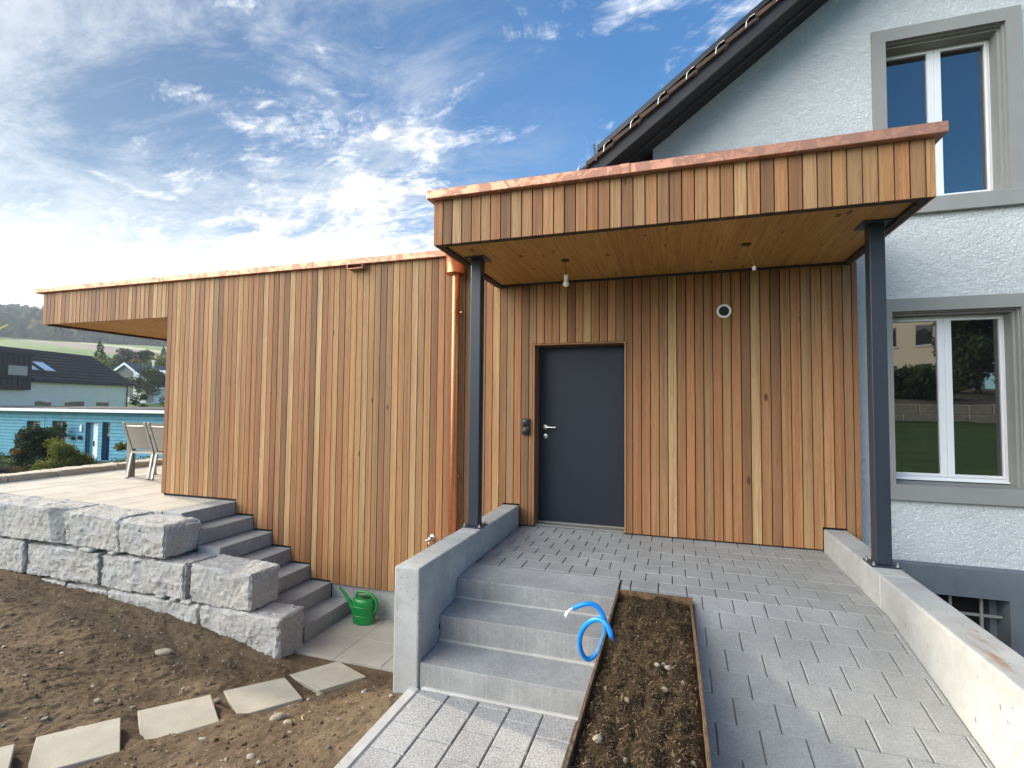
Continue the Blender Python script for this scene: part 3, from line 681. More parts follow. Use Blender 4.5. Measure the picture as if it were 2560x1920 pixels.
# ================================================================== stairs
def stairs():
    t = thing('garden_stairs', (-4.8, 5.0, LOWZ), 'seven grey concrete block steps climbing along the timber wall to the terrace', 'stairs')
    for i, (x, z) in enumerate(NOSE):
        back = NOSE[i-1][0]-0.035 if i else -5.952
        m = MB(); m.box(back, x, 4.615, YW+0.05, z-0.17 if i < 6 else LOWZ-0.05, z)
        m.build('step', M_STEP, t, bevel=0.004)
    m = MB()
    for i, (x, z) in enumerate(NOSE):
        m.box(-5.95 if i == 0 else NOSE[i-1][0]-0.3, x-0.03, 4.64, YW+0.04, -1.6, z-0.165)
    m.build('foundation', M_JOINT, t)
    t = thing('entrance_steps', (-1.0, 3.5, -0.56), 'three broad grey concrete block steps beside the soil bed leading to the door', 'stairs')
    X0, X1 = LW1+0.003, -0.398
    for (y0, zn, y1, zb, bot) in ((3.715, -0.036, 4.062, -0.017, -0.19), (3.413, -0.203, 3.80, -0.178, -0.39), (3.11, -0.402, 3.50, -0.378, -0.72)):
        m = MB(); m.hexa([(X0, y0, bot), (X1, y0, bot), (X1, y1, bot), (X0, y1, bot), (X0, y0, zn), (X1, y0, zn), (X1, y1, zb), (X0, y1, zb)]); m.build('step', M_STEP, t, bevel=0.005, seg=2)
    m = MB(); m.box(X0, X1, 3.708, 3.722, -0.205, -0.172); m.box(X0, X1, 3.405, 3.42, -0.405, -0.368)
    m.build('mortar_joint', M_MORTAR, t)
stairs()

# ================================================================== concrete side walls
def low_wall(name, x0, x1, y0, y1, z0, z1, joints, lab):
    m = MB(); ys = [y0] + joints + [y1]
    t = thing(name, ((x0+x1)/2, (y0+y1)/2, z0), lab, 'low wall')
    for a, b in zip(ys[:-1], ys[1:]): m.box(x0, x1, a+(0.0015 if a != y0 else 0), b-0.0015, z0, z1)
    o = m.build('wall', M_CONC, t, bevel=0.012, seg=2); return t
lw = low_wall('concrete_wall', LW0, LW1, 3.09, YW-0.004, -1.5, 0.225, [4.12], 'free ended cast concrete side wall on the left of the entrance steps, carrying the left steel post')
m = MB(); m.lathe((LW1+0.0015, 3.42, -0.285), [(0.020, -0.001), (0.020, 0.0)], 16, axis='x'); m.build('tie_hole', M_BLACKP, lw)
rw = low_wall('concrete_wall', RW0, RW1, -1.2, YW-0.004, -1.5, 0.21, [1.9, 2.35, 4.05], 'long sunlit cast concrete side wall on the right of the paved ramp, with an orange stain on top')
def stain():
    m, t, b = mat('rust_stain'); P = objc(t)
    n = t.noise(t.mapping(P, (14, 2.2, 1)), 1.0, 5, 0.65, 0.5)
    sep = t.add('ShaderNodeSeparateXYZ'); t.set(sep, 0, P)
    k = t.math('MULTIPLY', t.mapr(n, 0.46, 0.66), t.mapr(t.math('ABSOLUTE', sep.outputs[1]), 0.25, 0.62, 1.0, 0.0))
    k = t.math('MULTIPLY', k, t.mapr(t.math('ABSOLUTE', sep.outputs[0]), 0.03, 0.075, 1.0, 0.0))
    t.set(b, 'Base Color', (0.40, 0.20, 0.07)); t.set(b, 'Roughness', 0.9); t.set(b, 'Alpha', t.math('MULTIPLY', k, 0.75)); return m
m = MB(); m.quadmesh([(RW0+0.02, 2.0, 0.2125), (RW1-0.02, 2.0, 0.2125), (RW1-0.02, 3.4, 0.2125), (RW0+0.02, 3.4, 0.2125)], [(0, 1, 2, 3)])
so_ = m.build('stain', stain(), rw)
so_.data.transform(Matrix.Translation((0, -0.68, -1.71))); so_.location = (0, 0.68, 1.71)

# ================================================================== timber annex
PITCH_P = 0.0868
def plank_run(mb, x0, x1, ztop, zbot, yf=YW, th=0.02, gap=0.0085, seed=0):
    """vertical boards facing -Y between x0 and x1; zbot(xa, xb) gives split pieces"""
    rg = random.Random(seed); x = x0; last = 0.5
    while x < x1-0.02:
        w = PITCH_P*rg.uniform(0.97, 1.03); xe = min(x+w, x1)
        if x1-xe < 0.03: xe = x1
        r = rg.random()
        while abs(r-last) < 0.12: r = rg.random()
        last = r; dy = rg.uniform(-0.0012, 0.0012)
        for (a, b, zb) in zbot(x+gap/2, xe-gap/2):
            mb.box(a, b, yf+dy, yf+dy+th, zb, ztop if not callable(ztop) else ztop((a+b)/2), 0, r)
        x = xe
def wall_bottom(a, b):
    """bottom of the boards follows the stairs, the side walls and the door"""
    def zb(x):
        if x < NOSE[0][0]+0.012: return 0.035
        for i in range(1, 6):
            if x < NOSE[i][0]+0.012: return NOSE[i][1]+0.03
        if x < LW0-0.004: return -0.905
        if x < LW1+0.004: return 0.24
        if x < -1.492: return 0.015
        if x < -0.465: return 2.025
        if x < RW0-0.004: return 0.018
        if x < RW1+0.004: return 0.225
        return -0.45
    cuts = sorted([NOSE[i][0]+0.012 for i in range(6)] + [LW0-0.004, LW1+0.004, -1.492, -0.465, RW0-0.004, RW1+0.004])
    pts = [a] + [c for c in cuts if a < c < b] + [b]
    return [(p, q, zb((p+q)/2)) for p, q in zip(pts[:-1], pts[1:]) if q-p > 0.004]
def annex():
    t = thing('timber_annex', (-2.7, 8.0, 0), 'flat roofed annex clad in vertical cedar boards with a copper roof edge', 'building')
    # solid core behind the boards, with the door opening and the plinth below
    m = MB(); yb, ye = YW+0.028, 10.8
    m.box(XL+0.02, -5.66, yb, ye, -0.02, 2.6); m.box(-5.66, -1.50, yb, ye, -0.88, 3.10); m.box(-1.50, -0.46, yb, ye, 2.03, 3.10); m.box(-0.46, XR-0.01, yb, ye, -0.5, 3.10)
    m.box(-1.50, -0.46, YW+0.32, ye, -0.1, 2.03); m.box(XL+0.02, -5.66, yb, ye, 2.6, 3.10)
    for i in range(6): m.box(NOSE[i][0]-0.32, NOSE[i][0]+0.008, yb-0.002, yb+0.3, NOSE[i][1]-0.2, NOSE[i][1]+0.3)
    m.build('wall', M_DARK, t)
    m = MB(); m.box(-4.2, LW0, YW+0.035, YW+0.33, -1.5, -0.86); m.build('plinth', M_CONC, t)
    m = MB()
    plank_run(m, XL, XR-0.045, 3.092, wall_bottom, seed=4)
    m.box(XR-0.042, XR, YW-0.004, YW+0.05, -0.45, 2.7, 0, 0.36)        # corner board
    plank_run(m, -9.74, XL-0.001, 3.092, lambda a, b: [(a, b, 2.575)], seed=9)
    # return faces of the overhang and the corner
    y = YW+0.022; rg = random.Random(3)
    while y < 10.7:
        m.box(XL, XL+0.02, y, y+0.082, 0.02, 2.6, 0, rg.random()); m.box(-9.74, -9.72, y, y+0.082, 2.575, 3.092, 0, rg.random()); y += PITCH_P
    m.build('cladding', M_CEDAR, t)
    m = MB(); m.box(-9.71, XL-0.002, YW+0.03, 10.75, 2.60, 2.64)
    m.build('soffit', M_SPRUCE, t)
    m = MB(); m.box(-9.715, XL-0.005, YW+0.022, YW+0.05, 2.585, 3.08); m.box(-9.72, -9.68, YW+0.05, 10.8, 2.562, 2.60); m.box(-9.72, -9.69, YW+0.02, 10.8, 2.60, 3.08); m.build('fascia_backing', M_DKWOOD, t)
    m = MB(); m.box(-9.70, XR, YW+0.05, 10.8, 3.085, 3.13); m.build('roof', M_DARK, t)
    # copper edge in three lengths
    m = MB(); xs = [-9.90, -7.15, -4.455, XR+0.02]
    for a, b in zip(xs[:-1], xs[1:]):
        m.box(a, b-0.003, YW-0.055, YW+0.10, 3.088, 3.165)
    for x in xs[1:3]: m.box(x-0.02, x+0.02, YW-0.058, YW+0.10, 3.085, 3.168)
    m.box(-9.90, -9.72, YW+0.10, 10.8, 3.088, 3.165)
    m.build('copper_edge', M_COPPERL, t, bevel=0.004)
    # door
    m = MB(); m.box(-1.487, -1.468, YW-0.004, YW+0.215, 0.018, 2.02, 0, .36); m.box(-0.489, -0.470, YW-0.004, YW+0.215, 0.018, 2.02, 0, .9); m.box(-1.468, -0.489, YW+0.0, YW+0.215, 2.004, 2.022, 0, .1)
    m.build('door_reveal', M_CEDAR, t)
    m = MB(); m.box(-1.466, -1.448, YW+0.18, YW+0.25, 0.02, 2.002); m.box(-0.510, -0.491, YW+0.18, YW+0.25, 0.02, 2.002); m.box(-1.448, -0.510, YW+0.18, YW+0.25, 1.985, 2.002); m.box(-1.5, -0.46, YW+0.252, YW+0.29, 0, 2.02)
    m.build('door_frame', M_ANTH, t, bevel=0.002)
    m = MB(); m.box(-1.445, -0.513, YW+0.195, YW+0.245, 0.035, 1.982); d = m.build('door', M_DOOR, t, bevel=0.003)
    m = MB(); hx, hz, hy = -1.388, 1.088, YW+0.195
    m.lathe((hx, hy, hz), [(0.027, 0), (0.027, 0.008), (0.012, 0.010), (0.010, 0.05)], 20, axis='y'); m.tube([(hx, hy-0.045, hz), (hx+0.02, hy-0.05, hz), (hx+0.13, hy-0.05, hz)], 0.010, 12)
    m.build('handle', M_STEEL, d, smooth=True, autosmooth=R(40))
    m = MB(); m.lathe((hx, hy, 0.985), [(0.027, 0), (0.027, 0.009), (0.02, 0.012)], 20, axis='y'); m.box(hx-0.004, hx+0.004, hy-0.016, hy-0.010, 0.973, 0.995)
    m.build('lock', M_STEEL, d, smooth=True, autosmooth=R(40))
    m = MB(); m.box(-1.467, -0.49, YW+0.045, YW+0.20, 0.004, 0.022); m.box(-1.467, -0.49, YW+0.165, YW+0.194, 0.022, 0.034)
    m.build('threshold', M_ALU, t, bevel=0.003)
    # round vent
    m = MB(); cx, cz = 0.487, 2.292
    V = []; F = []; n = 40
    for k in range(n):
        a = 2*math.pi*k/n
        for (rr_, yy) in ((0.068, YW-0.001), (0.068, YW-0.014), (0.062, YW-0.018), (0.049, YW-0.014), (0.048, YW-0.002)): V.append((cx+rr_*math.cos(a), yy, cz+rr_*math.sin(a)))
    for k in range(n):
        for j in range(4): F.append((k*5+j, ((k+1) % n)*5+j, ((k+1) % n)*5+j+1, k*5+j+1))
    m.quadmesh(V, F); v = m.build('vent', M_WHITEP, t, smooth=True, autosmooth=R(50))
    m = MB(); m.lathe((cx, YW-0.003, cz), [(0.050, 0), (0.050, 0.002)], 30, axis='y')
    for k in range(-5, 6):
        h = k*0.0085; w = math.sqrt(max(0, 0.047**2-h*h)); m.obox((cx-w, YW-0.009, cz+h), (cx+w, YW-0.009, cz+h), 0.008, 0.0022)
    m.build('grille', M_BLACKP, v)
    # double socket
    m = MB()
    for z0 in (1.008, 1.102): m.box(-1.604, -1.518, YW-0.035, YW-0.001, z0, z0+0.088)
    s_ = m.build('wall_socket', M_BLACKP, t, bevel=0.006, seg=2)
    for z0 in (1.052, 1.146):
        m = MB(); m.lathe((-1.561, YW-0.035, z0), [(0.034, 0), (0.034, 0.006), (0.029, 0.010), (0.010, 0.011)], 24, axis='y'); m.build('socket_cover', M_BLACKP, s_, smooth=True, autosmooth=R(40))
    # garden tap
    m = MB(); c = (-2.693, YW, -0.222); m.lathe(c, [(0.036, 0), (0.034, 0.008), (0.018, 0.016), (0.014, 0.05), (0.018, 0.055), (0.018, 0.085), (0.012, 0.09)], 20, axis='y')
    m.tube([(c[0], YW-0.07, c[2]), (c[0], YW-0.085, c[2]-0.02), (c[0], YW-0.09, c[2]-0.055)], 0.011, 12)
    tp = m.build('tap', M_STEEL, t, smooth=True, autosmooth=R(40))
    m = MB(); q = (c[0]-0.004, YW-0.105, c[2]); m.tube([(q[0], YW-0.085, q[2]), q], 0.006, 8)
    for k in range(4):
        a = R(20+90*k); e = (q[0]+0.032*math.cos(a), q[1], q[2]+0.032*math.sin(a)); m.tube([q, e], [0.006, 0.008], 8)
    m.build('tap_handle', M_STEEL, tp, smooth=True, autosmooth=R(50))
    # overflow spout
    m = MB(); m.box(-3.885, -3.66, YW-0.10, YW-0.001, 3.075, 3.083); m.box(-3.885, -3.878, YW-0.10, YW-0.001, 3.02, 3.075); m.box(-3.667, -3.66, YW-0.10, YW-0.001, 3.02, 3.075); m.box(-3.878, -3.667, YW-0.10, YW-0.001, 3.02, 3.027); m.box(-3.878, -3.667, YW-0.02, YW-0.001, 3.027, 3.075)
    m.build('overflow_spout', M_COPPER, t)
    # downpipe with rainwater head
    px, py = -2.400, YW-0.075
    m = MB(); m.tube([(px-0.003, py, 2.87), (px-0.002, py, 0.56)], 0.049, 28); m.tube([(px-0.002, py, 0.60), (px-0.001, py, -0.55), (px, py, -1.2)], 0.0525, 28)
    p = m.build('downpipe', M_COPPIPE, t, smooth=True, autosmooth=R(40))
    m = MB(); m.lathe((px, py-0.03, 2.845), [(0.050, 0.0), (0.108, 0.0), (0.112, 0.004), (0.112, 0.245), (0.116, 0.25), (0.106, 0.25)], 36); m.build('rainwater_head', M_COPPIPE, p, smooth=True, autosmooth=R(40))
    for z in (2.405, 0.525, -0.13):
        m = MB(); m.lathe((px-0.002, py, z-0.012), [(0.050, 0), (0.056, 0.001), (0.056, 0.023), (0.050, 0.024)], 28); m.box(px+0.05, px+0.072, py-0.006, py+0.012, z-0.008, z+0.008); m.box(px-0.012, px+0.012, py+0.05, YW, z-0.006, z+0.006)
        m.build('bracket', M_COPPIPE, p)
annex()

# ================================================================== entrance canopy
def canopy():
    t = thing('entrance_canopy', (-0.15, 4.6, 2.68), 'flat projecting entrance canopy faced with short cedar boards under a copper edge', 'canopy')
    x0, x1, yf = -1.93, 1.598, 3.80
    m = MB(); plank_run(m, x0, x1, 3.068, lambda a, b: [(a, b, 2.682)], yf=yf, seed=12)
    rg = random.Random(5); y = yf+0.022
    while y < YW-0.09:
        m.box(x0, x0+0.02, y, y+0.081, 2.682, 3.068, 0, rg.random()); m.box(x1-0.02, x1, y, y+0.081, 2.682, 3.068, 0, rg.random()); y += PITCH_P
    m.build('cladding', M_CEDAR, t)
    m = MB(); m.box(x0+0.021, x1-0.021, yf+0.021, yf+0.055, 2.676, 3.06); m.box(x0+0.021, x0+0.075, yf+0.055, YW-0.01, 2.676, 3.06); m.box(x1-0.075, x1-0.021, yf+0.055, YW-0.01, 2.676, 3.06); m.box(x0+0.075, x1-0.075, YW-0.03, YW-0.006, 2.68, 2.9)
    m.build('frame', M_DKWOOD, t)
    m = MB(); x = x0+0.075; rg = random.Random(8)
    while x < x1-0.08:
        xe = min(x+rg.uniform(0.10, 0.14), x1-0.075); m.box(x, xe-0.0002, yf+0.055, YW-0.03, 2.702, 2.73, 0, rg.random()); x = xe
    m.build('soffit', M_SPRUCE, t)
    m = MB(); m.box(x0+0.02, x1-0.02, yf+0.02, YW-0.005, 2.74, 3.10); m.build('roof', M_DARK, t)
    m = MB(); xa, xb, ya = -1.972, 1.645, 3.742
    m.box(xa, -0.365, ya, yf+0.06, 3.062, 3.135); m.box(-0.296, xb, ya, yf+0.06, 3.062, 3.135); m.box(-0.367, -0.294, ya-0.003, yf+0.063, 3.059, 3.138)
    m.box(xa, xa+0.10, yf+0.06, YW-0.056, 3.062, 3.135); m.box(xb-0.10, xb, yf+0.06, YW-0.056, 3.062, 3.135); m.box(xa+0.10, xb-0.10, yf+0.06, YW-0.056, 3.10, 3.125)
    m.build('copper_edge', M_COPPER, t, bevel=0.004)
canopy()
def post(x, y, zb, lab):
    t = thing('steel_post', (x, y, zb), lab, 'post', 'steel posts carrying the canopy')
    m = MB(); m.box(x-0.05, x+0.05, y-0.05, y+0.05, zb+0.012, 2.69); m.build('shaft', M_ANTH, t, bevel=0.007, seg=3)
    m = MB(); m.box(x-0.09, x+0.09, y-0.09, y+0.09, zb+0.001, zb+0.012); b = m.build('base_plate', M_ANTH, t, bevel=0.002)
    m = MB(); m.box(x-0.10, x+0.10, y-0.10, y+0.10, 2.69, 2.7005); m.build('top_plate', M_ANTH, t, bevel=0.002)
    for sx in (-1, 1):
        for sy in (-1, 1):
            m = MB(); c = (x+sx*0.072, y+sy*0.072, zb+0.012); m.lathe(c, [(0.013, 0), (0.013, 0.004), (0.010, 0.004), (0.010, 0.013), (0.006, 0.013), (0.006, 0.026)], 8); m.build('bolt', M_STEEL, b)
post(-1.735, 4.335, 0.225, 'slim anthracite steel post standing on the left concrete side wall beside the copper downpipe')
post(1.425, 4.315, 0.21, 'anthracite steel post standing on the right concrete side wall in front of the white house')
def lamp(x, y, ztop, zsock, bulb, lab):
    t = thing('pendant_lamp', (x, y, ztop), lab, 'lamp')
    m = MB(); m.lathe((x, y, ztop-0.012), [(0.036, 0.002), (0.038, 0.012)], 20); m.build('ceiling_rose', M_DKWOOD, t)
    dx = 0.006 if bulb else 0.06
    m = MB(); m.tube([(x, y, ztop-0.01), (x+dx*0.15-0.004, y, ztop-0.06), (x+dx*0.8, y-0.0, ztop-0.12), (x+dx, y, zsock+0.04)], 0.0026, 8); m.build('cable', M_DKWOOD if bulb else M_TEAK, t)
    m = MB(); c = (x+dx, y, zsock)
    if bulb:
        m.lathe(c, [(0.016, 0.0), (0.02, 0.004), (0.02, 0.04), (0.008, 0.048)], 18); m.build('socket', M_WHITEP, t, smooth=True, autosmooth=R(40))
        m = MB(); m.lathe((c[0], c[1], c[2]-0.095), [(0.005, 0.026), (0.017, 0.029), (0.026, 0.040), (0.029, 0.054), (0.026, 0.068), (0.018, 0.083), (0.013, 0.097)], 24); m.build('bulb', M_BULB, t, smooth=True)
    else:
        m.lathe(c, [(0.012, 0.0), (0.016, 0.003), (0.016, 0.03), (0.006, 0.036)], 16); m.build('socket', M_WHITEP, t, smooth=True, autosmooth=R(40))
lamp(-0.958, 4.60, 2.702, 2.515, True, 'bare white light bulb hanging on a short cable from the canopy ceiling above the door')
lamp(0.587, 4.56, 2.702, 2.475, False, 'empty white lamp socket dangling on a thin cable from the canopy ceiling near the vent')

# ================================================================== soil bed with steel edging, conduit
def bed():
    x0, x1, y0, y1 = -0.391, 0.118, -1.2, 3.772
    t = thing('planting_bed', (-0.13, 2.0, -0.6), 'long raised soil bed with rusty steel edging between the steps and the ramp', 'planting bed')
    e = 0.012
    m = MB(); m.box(x0, x0+e, y0, y1, -0.62, 0.006); m.build('edging_plate', M_RUST, t)
    m = MB(); V = [];  ys = np.linspace(y0, y1, 30)
    for y in ys:
        b = 0.010*math.sin((y-0.4)*1.0)
        V += [(x1-e+b, y, -0.62), (x1+b, y, -0.62), (x1+b, y, 0.004), (x1-e+b, y, 0.004)]
    F = []
    for i in range(29):
        for a in range(4): F.append((i*4+a, i*4+(a+1) % 4, i*4+4+(a+1) % 4, i*4+4+a))
    F += [(3, 2, 1, 0), (116, 117, 118, 119)]
    m.quadmesh(V, F); m.build('edging_plate', M_RUST, t)
    m = MB(); m.box(x0+e, x1-e, y1-e, y1, -0.62, 0.007); m.build('edging_plate', M_RUST, t)
    def fz(x, y):
        p = np.stack([x, y, 0*x], -1)
        ed = np.clip(np.minimum(x-x0, x1-x)/0.09, 0, 1)
        return -0.066 + 0.030*ed + 0.020*fbm(p*3.2, 3, 0.5, 2) + 0.030*np.abs(fbm(p*11, 4, 0.6, 8)) + 0.008*fbm(p*50, 2, 0.6, 12)
    V, F = grid(np.append(np.arange(x0+e, x1-e, 0.0095), x1-0.006), np.append(np.arange(1.2, y1-e, 0.0095), y1-e), fz)
    raw('planting_soil', V, F, M_MULCH, t, smooth=True)
    V, F = grid(np.linspace(x0+e, x1-0.006, 12), np.linspace(y0, 1.205, 50), fz); raw('planting_soil', V, F, M_MULCH, t, smooth=True)
    # fibrous mulch
    n = 24000; rg = np.random.default_rng(4)
    px = rg.uniform(x0+0.02, x1-0.02, n); py = rg.uniform(1.25, y1-0.02, n); pz = fz(px, py)+rg.uniform(0.0, 0.014, n)
    a = rg.uniform(0, 2*math.pi, n); L = rg.gamma(2.2, 0.0055, n).clip(0.004, 0.045); w = rg.uniform(0.0006, 0.0019, n); tz = rg.normal(0, 0.35, n)
    dx = np.stack([np.cos(a), np.sin(a), tz], -1)*L[:, None]/2; sx = np.stack([-np.sin(a), np.cos(a), 0*a], -1)*w[:, None]; c = np.stack([px, py, pz], -1)
    bend = np.stack([0*a, 0*a, L*0.16], -1)
    V = np.stack([c-dx-sx, c-dx+sx, c+bend+sx, c+bend-sx, c+dx+sx, c+dx-sx], 1).reshape(-1, 3)
    b = np.arange(n)*6; F = np.concatenate([np.stack([b, b+1, b+2, b+3], -1), np.stack([b+3, b+2, b+4, b+5], -1)])
    rv = np.tile(rg.random(n)**1.3, 2)
    o = raw('mulch', V, F, M_FIBRE, t, rnd=rv); o['kind'] = 'stuff'
    return fz
BEDF = bed()
def pebble_mesh(c, a, b, h, rot, seed, sink=0.35):
    bm = bmesh.new(); bmesh.ops.create_icosphere(bm, subdivisions=3, radius=1.0)
    P = np.array([v.co[:] for v in bm.verts]); F = [tuple(v.index for v in fc.verts) for fc in bm.faces]; bm.free()
    P = P*(1+0.16*fbm(P*1.1+seed*3.1, 2, 0.5, seed))[:, None]
    P = P*np.array([a, b, h]); cs, sn = math.cos(rot), math.sin(rot)
    return np.stack([P[:, 0]*cs-P[:, 1]*sn+c[0], P[:, 0]*sn+P[:, 1]*cs+c[1], P[:, 2]+c[2]+h*(1-2*sink)], -1), F
def pebbles():
    def at(x11, y11, z):   # ray stored on plane z=-1.0
        k = (CZ-z)/(CZ+1.0); return x11*k, y11*k
    L = [(-4.637, 3.657, -1.0, .075, .045, .03, 0.3, .4, 'smooth oval tan pebble lying alone in the shaded soil below the granite wall'), (-2.852, 3.184, -0.92, .058, .036, .034, 0.9, .45, 'large round tan pebble in front of the second stepping slab'),
         (-4.116, 2.623, -.93, .042, .026, .02, 0.5, .8, 'white pebble touching the upper edge of the fourth stepping slab'), (-4.32, 2.875, -.98, .03, .02, .016, .4, .5, 'small pale pebble in the soil above the fourth stepping slab'),
         (-3.474, 3.212, -1.06, .034, .024, .02, 0.3, .1, 'grey pebble between the second and third stepping slabs'), (-2.73, 3.503, -1.14, .036, .024, .02, 0.3, .15, 'dark grey pebble at the lower corner of the first stepping slab'),
         (-2.72, 3.14, -.90, .034, .02, .018, .3, .35, 'flat brown pebble right of the large round tan pebble'), (-3.32, 4.10, -1.21, .022, .018, .016, .3, .5, 'small pebble in front of the lowest granite block corner'),
         (-2.55, 2.62, -.83, .03, .02, .016, .2, .3, 'brown pebble on the rough soil near the speckled path'), (-2.4, 3.62, -1.10, .026, .02, .018, .2, .8, 'pale pebble in the soil just left of the left concrete wall')]
    for i, (x, y, z, a, b, h, rot, r, lab) in enumerate(L):
        X, Y = at(x, y, z); zz = float(SOILF(np.array([[X]]), np.array([[Y]]))[0, 0])
        P, F = pebble_mesh((X, Y, zz), a, b, h, rot, i); o = raw('pebble', P, F, M_PEB, loc=(X, Y, zz), rnd=[r]*len(F), smooth=True); setp(o, lab, 'pebble', 'larger pebbles on the garden soil')
    L = [(-.054, 2.787, .017, .014, 'round pebble in the soil bed, upper one of a cluster of three'), (-.028, 2.742, .024, .015, 'largest tan pebble in the soil bed cluster of three'), (-.083, 2.722, .018, .012, 'left pebble of the cluster of three in the soil bed'), (.039, 2.666, .014, .014, 'pebble near the right edging of the soil bed, right of the cluster of three'),
         (-.047, 2.535, .024, .014, 'flat tan pebble in the soil bed, just below the cluster of three'), (-.206, 2.383, .02, .016, 'round pebble left of the middle of the soil bed'), (-.294, 2.085, .030, .014, 'flat pale pebble near the left edging at the front of the soil bed'),
         (-.178, 2.012, .012, .016, 'upright pale pebble at the front of the soil bed near the bottom of the photo'), (.068, 2.111, .014, .013, 'pebble by the right edging at the front of the soil bed'), (-.315, 2.484, .013, .010, 'small pale pebble near the left edging of the soil bed, upper of two'), (-.314, 2.374, .010, .010, 'small pale pebble near the left edging of the soil bed, lower of two')]
    for i, (x, y, a, h, lab) in enumerate(L):
        zz = float(BEDF(np.array([[x]]), np.array([[y]]))[0, 0])+0.006; P, F = pebble_mesh((x, y, zz-.004), a*.85, a*0.62, h*0.75, random.random()*3, 40+i, 0.3)
        o = raw('pebble', P, F, M_PEB, loc=(x, y, zz), rnd=[random.choice((.0, .15, .3, .6))]*len(F), smooth=True); setp(o, lab, 'pebble', 'pebbles in the soil bed')
    # gravel: uncountable small stones and clods on the soil
    bm = bmesh.new(); bmesh.ops.create_icosphere(bm, subdivisions=1, radius=1.0); B = np.array([v.co[:] for v in bm.verts]); BF = np.array([[v.index for v in fc.verts] for fc in bm.faces]); bm.free()
    rg = np.random.default_rng(9); n = 5200
    x = rg.uniform(-7.8, -1.76, n); y = rg.uniform(1.3, 4.15, n)
    ok = np.ones(n, bool)
    for (cx, cy, cz) in SLABC: ok &= np.hypot(x-cx, y-cy) > 0.34
    x, y = x[ok], y[ok]; n = len(x); z = SOILF(x[None], y[None])[0]
    s = (0.0028+rg.gamma(1.0, 0.0038, n)).clip(0, 0.020); rv = rg.random(n)
    J = 1+rg.normal(0, 0.22, (n, len(B), 1)); Sx = np.stack([s*rg.uniform(.8, 1.5, n), s*rg.uniform(.7, 1.1, n), s*rg.uniform(.45, .8, n)], -1)
    P = B[None]*J*Sx[:, None]; a = rg.uniform(0, 6.28, n); c, q = np.cos(a)[:, None], np.sin(a)[:, None]
    P = np.stack([P[..., 0]*c-P[..., 1]*q+x[:, None], P[..., 0]*q+P[..., 1]*c+y[:, None], P[..., 2]+(z+s*0.15)[:, None]], -1).reshape(-1, 3)
    F = (BF[None]+(np.arange(n)*len(B))[:, None, None]).reshape(-1, 3); clod = rg.random(n) < 0.72
    o = raw('gravel', P, F, [M_PEB, M_SOIL], loc=(0, 0, 0), rnd=np.repeat(rv, len(BF)), midx=np.repeat(clod.astype(int), len(BF)).tolist(), smooth=False)
    setp(o, 'small stones and clods scattered over the garden soil', 'gravel', kind='stuff')
    # twigs
    for (x, y, L_, a, lab) in [(-2.62, 3.18, .17, -0.9, 'thin pale root sticking out of the soil below the first stepping slab'), (-5.1, 2.93, .22, 0.75, 'dark twig lying on the shaded soil at the left')]:
        p = [(x+L_*k*math.cos(a)+0.01*math.sin(k*7), y+L_*k*math.sin(a)) for k in np.linspace(0, 1, 6)]
        m = MB(); m.tube([(u, v, float(SOILF(np.array([[u]]), np.array([[v]]))[0, 0])+0.008) for u, v in p], [.004, .0045, .0035, .004, .003, .0015], 6)
        o = m.build('twig', M_BARK if 'dark' in lab else M_TEAK, loc=(x, y, float(SOILZ(x, y))), smooth=True); setp(o, lab, 'twig')
pebbles()
def conduit():
    # centre line measured on the plane y=3.2, then given its own depth along the line of sight
    A = [(-0.609, .057), (-0.526, .095), (-0.463, .089), (-0.421, .039), (-0.407, -.021), (-0.412, -.075), (-0.427, -.12), (-0.455, -.193), (-0.511, -.243), (-0.554, -.208), (-0.565, -.126), (-0.533, -.045), (-0.470, .005), (-0.414, -.001), (-0.379, -.051), (-0.366, -.12)]
    Y = [3.28, 3.29, 3.30, 3.30, 3.29, 3.28, 3.27, 3.25, 3.22, 3.19, 3.16, 3.12, 3.08, 3.05, 3.03, 3.02]
    P = [Vector((x*y/3.2, y, CZ+(z-CZ)*y/3.2)) for (x, z), y in zip(A, Y)]
    # smooth by Catmull-Rom
    Q = []
    for i in range(len(P)-1):
        p0, p1, p2, p3 = P[max(i-1, 0)], P[i], P[i+1], P[min(i+2, len(P)-1)]
        for k in range(6):
            s = k/6; Q.append(0.5*((2*p1)+(p2-p0)*s+(2*p0-5*p1+4*p2-p3)*s*s+(3*p1-p0-3*p2+p3)*s**3))
    Q.append(P[-1])
    t = thing('cable_conduit', tuple(P[-1]), 'bright blue plastic conduit looping out of the soil bed over the concrete steps', 'conduit')
    m = MB(); m.tube(Q, 0.0150, 18); m.build('tube', M_BLUE, t, smooth=True, autosmooth=R(50))
    d = (P[0]-P[1]).normalized(); s = Vector((0, 0.3, 1)).cross(d).normalized()
    for k, (o_, l_) in enumerate([(-0.008, .052), (0.0, .060), (0.009, .050)]):
        m = MB(); e = P[0]+d*l_+Vector((0, 0, -0.035*(0.4+0.4*k)))+s*o_; m.tube([P[0]-d*0.02+s*o_*0.5, P[0]+d*0.02+s*o_*0.8, e], 0.0050, 8); m.build('wire', M_WHITEP, t, smooth=True)
conduit()
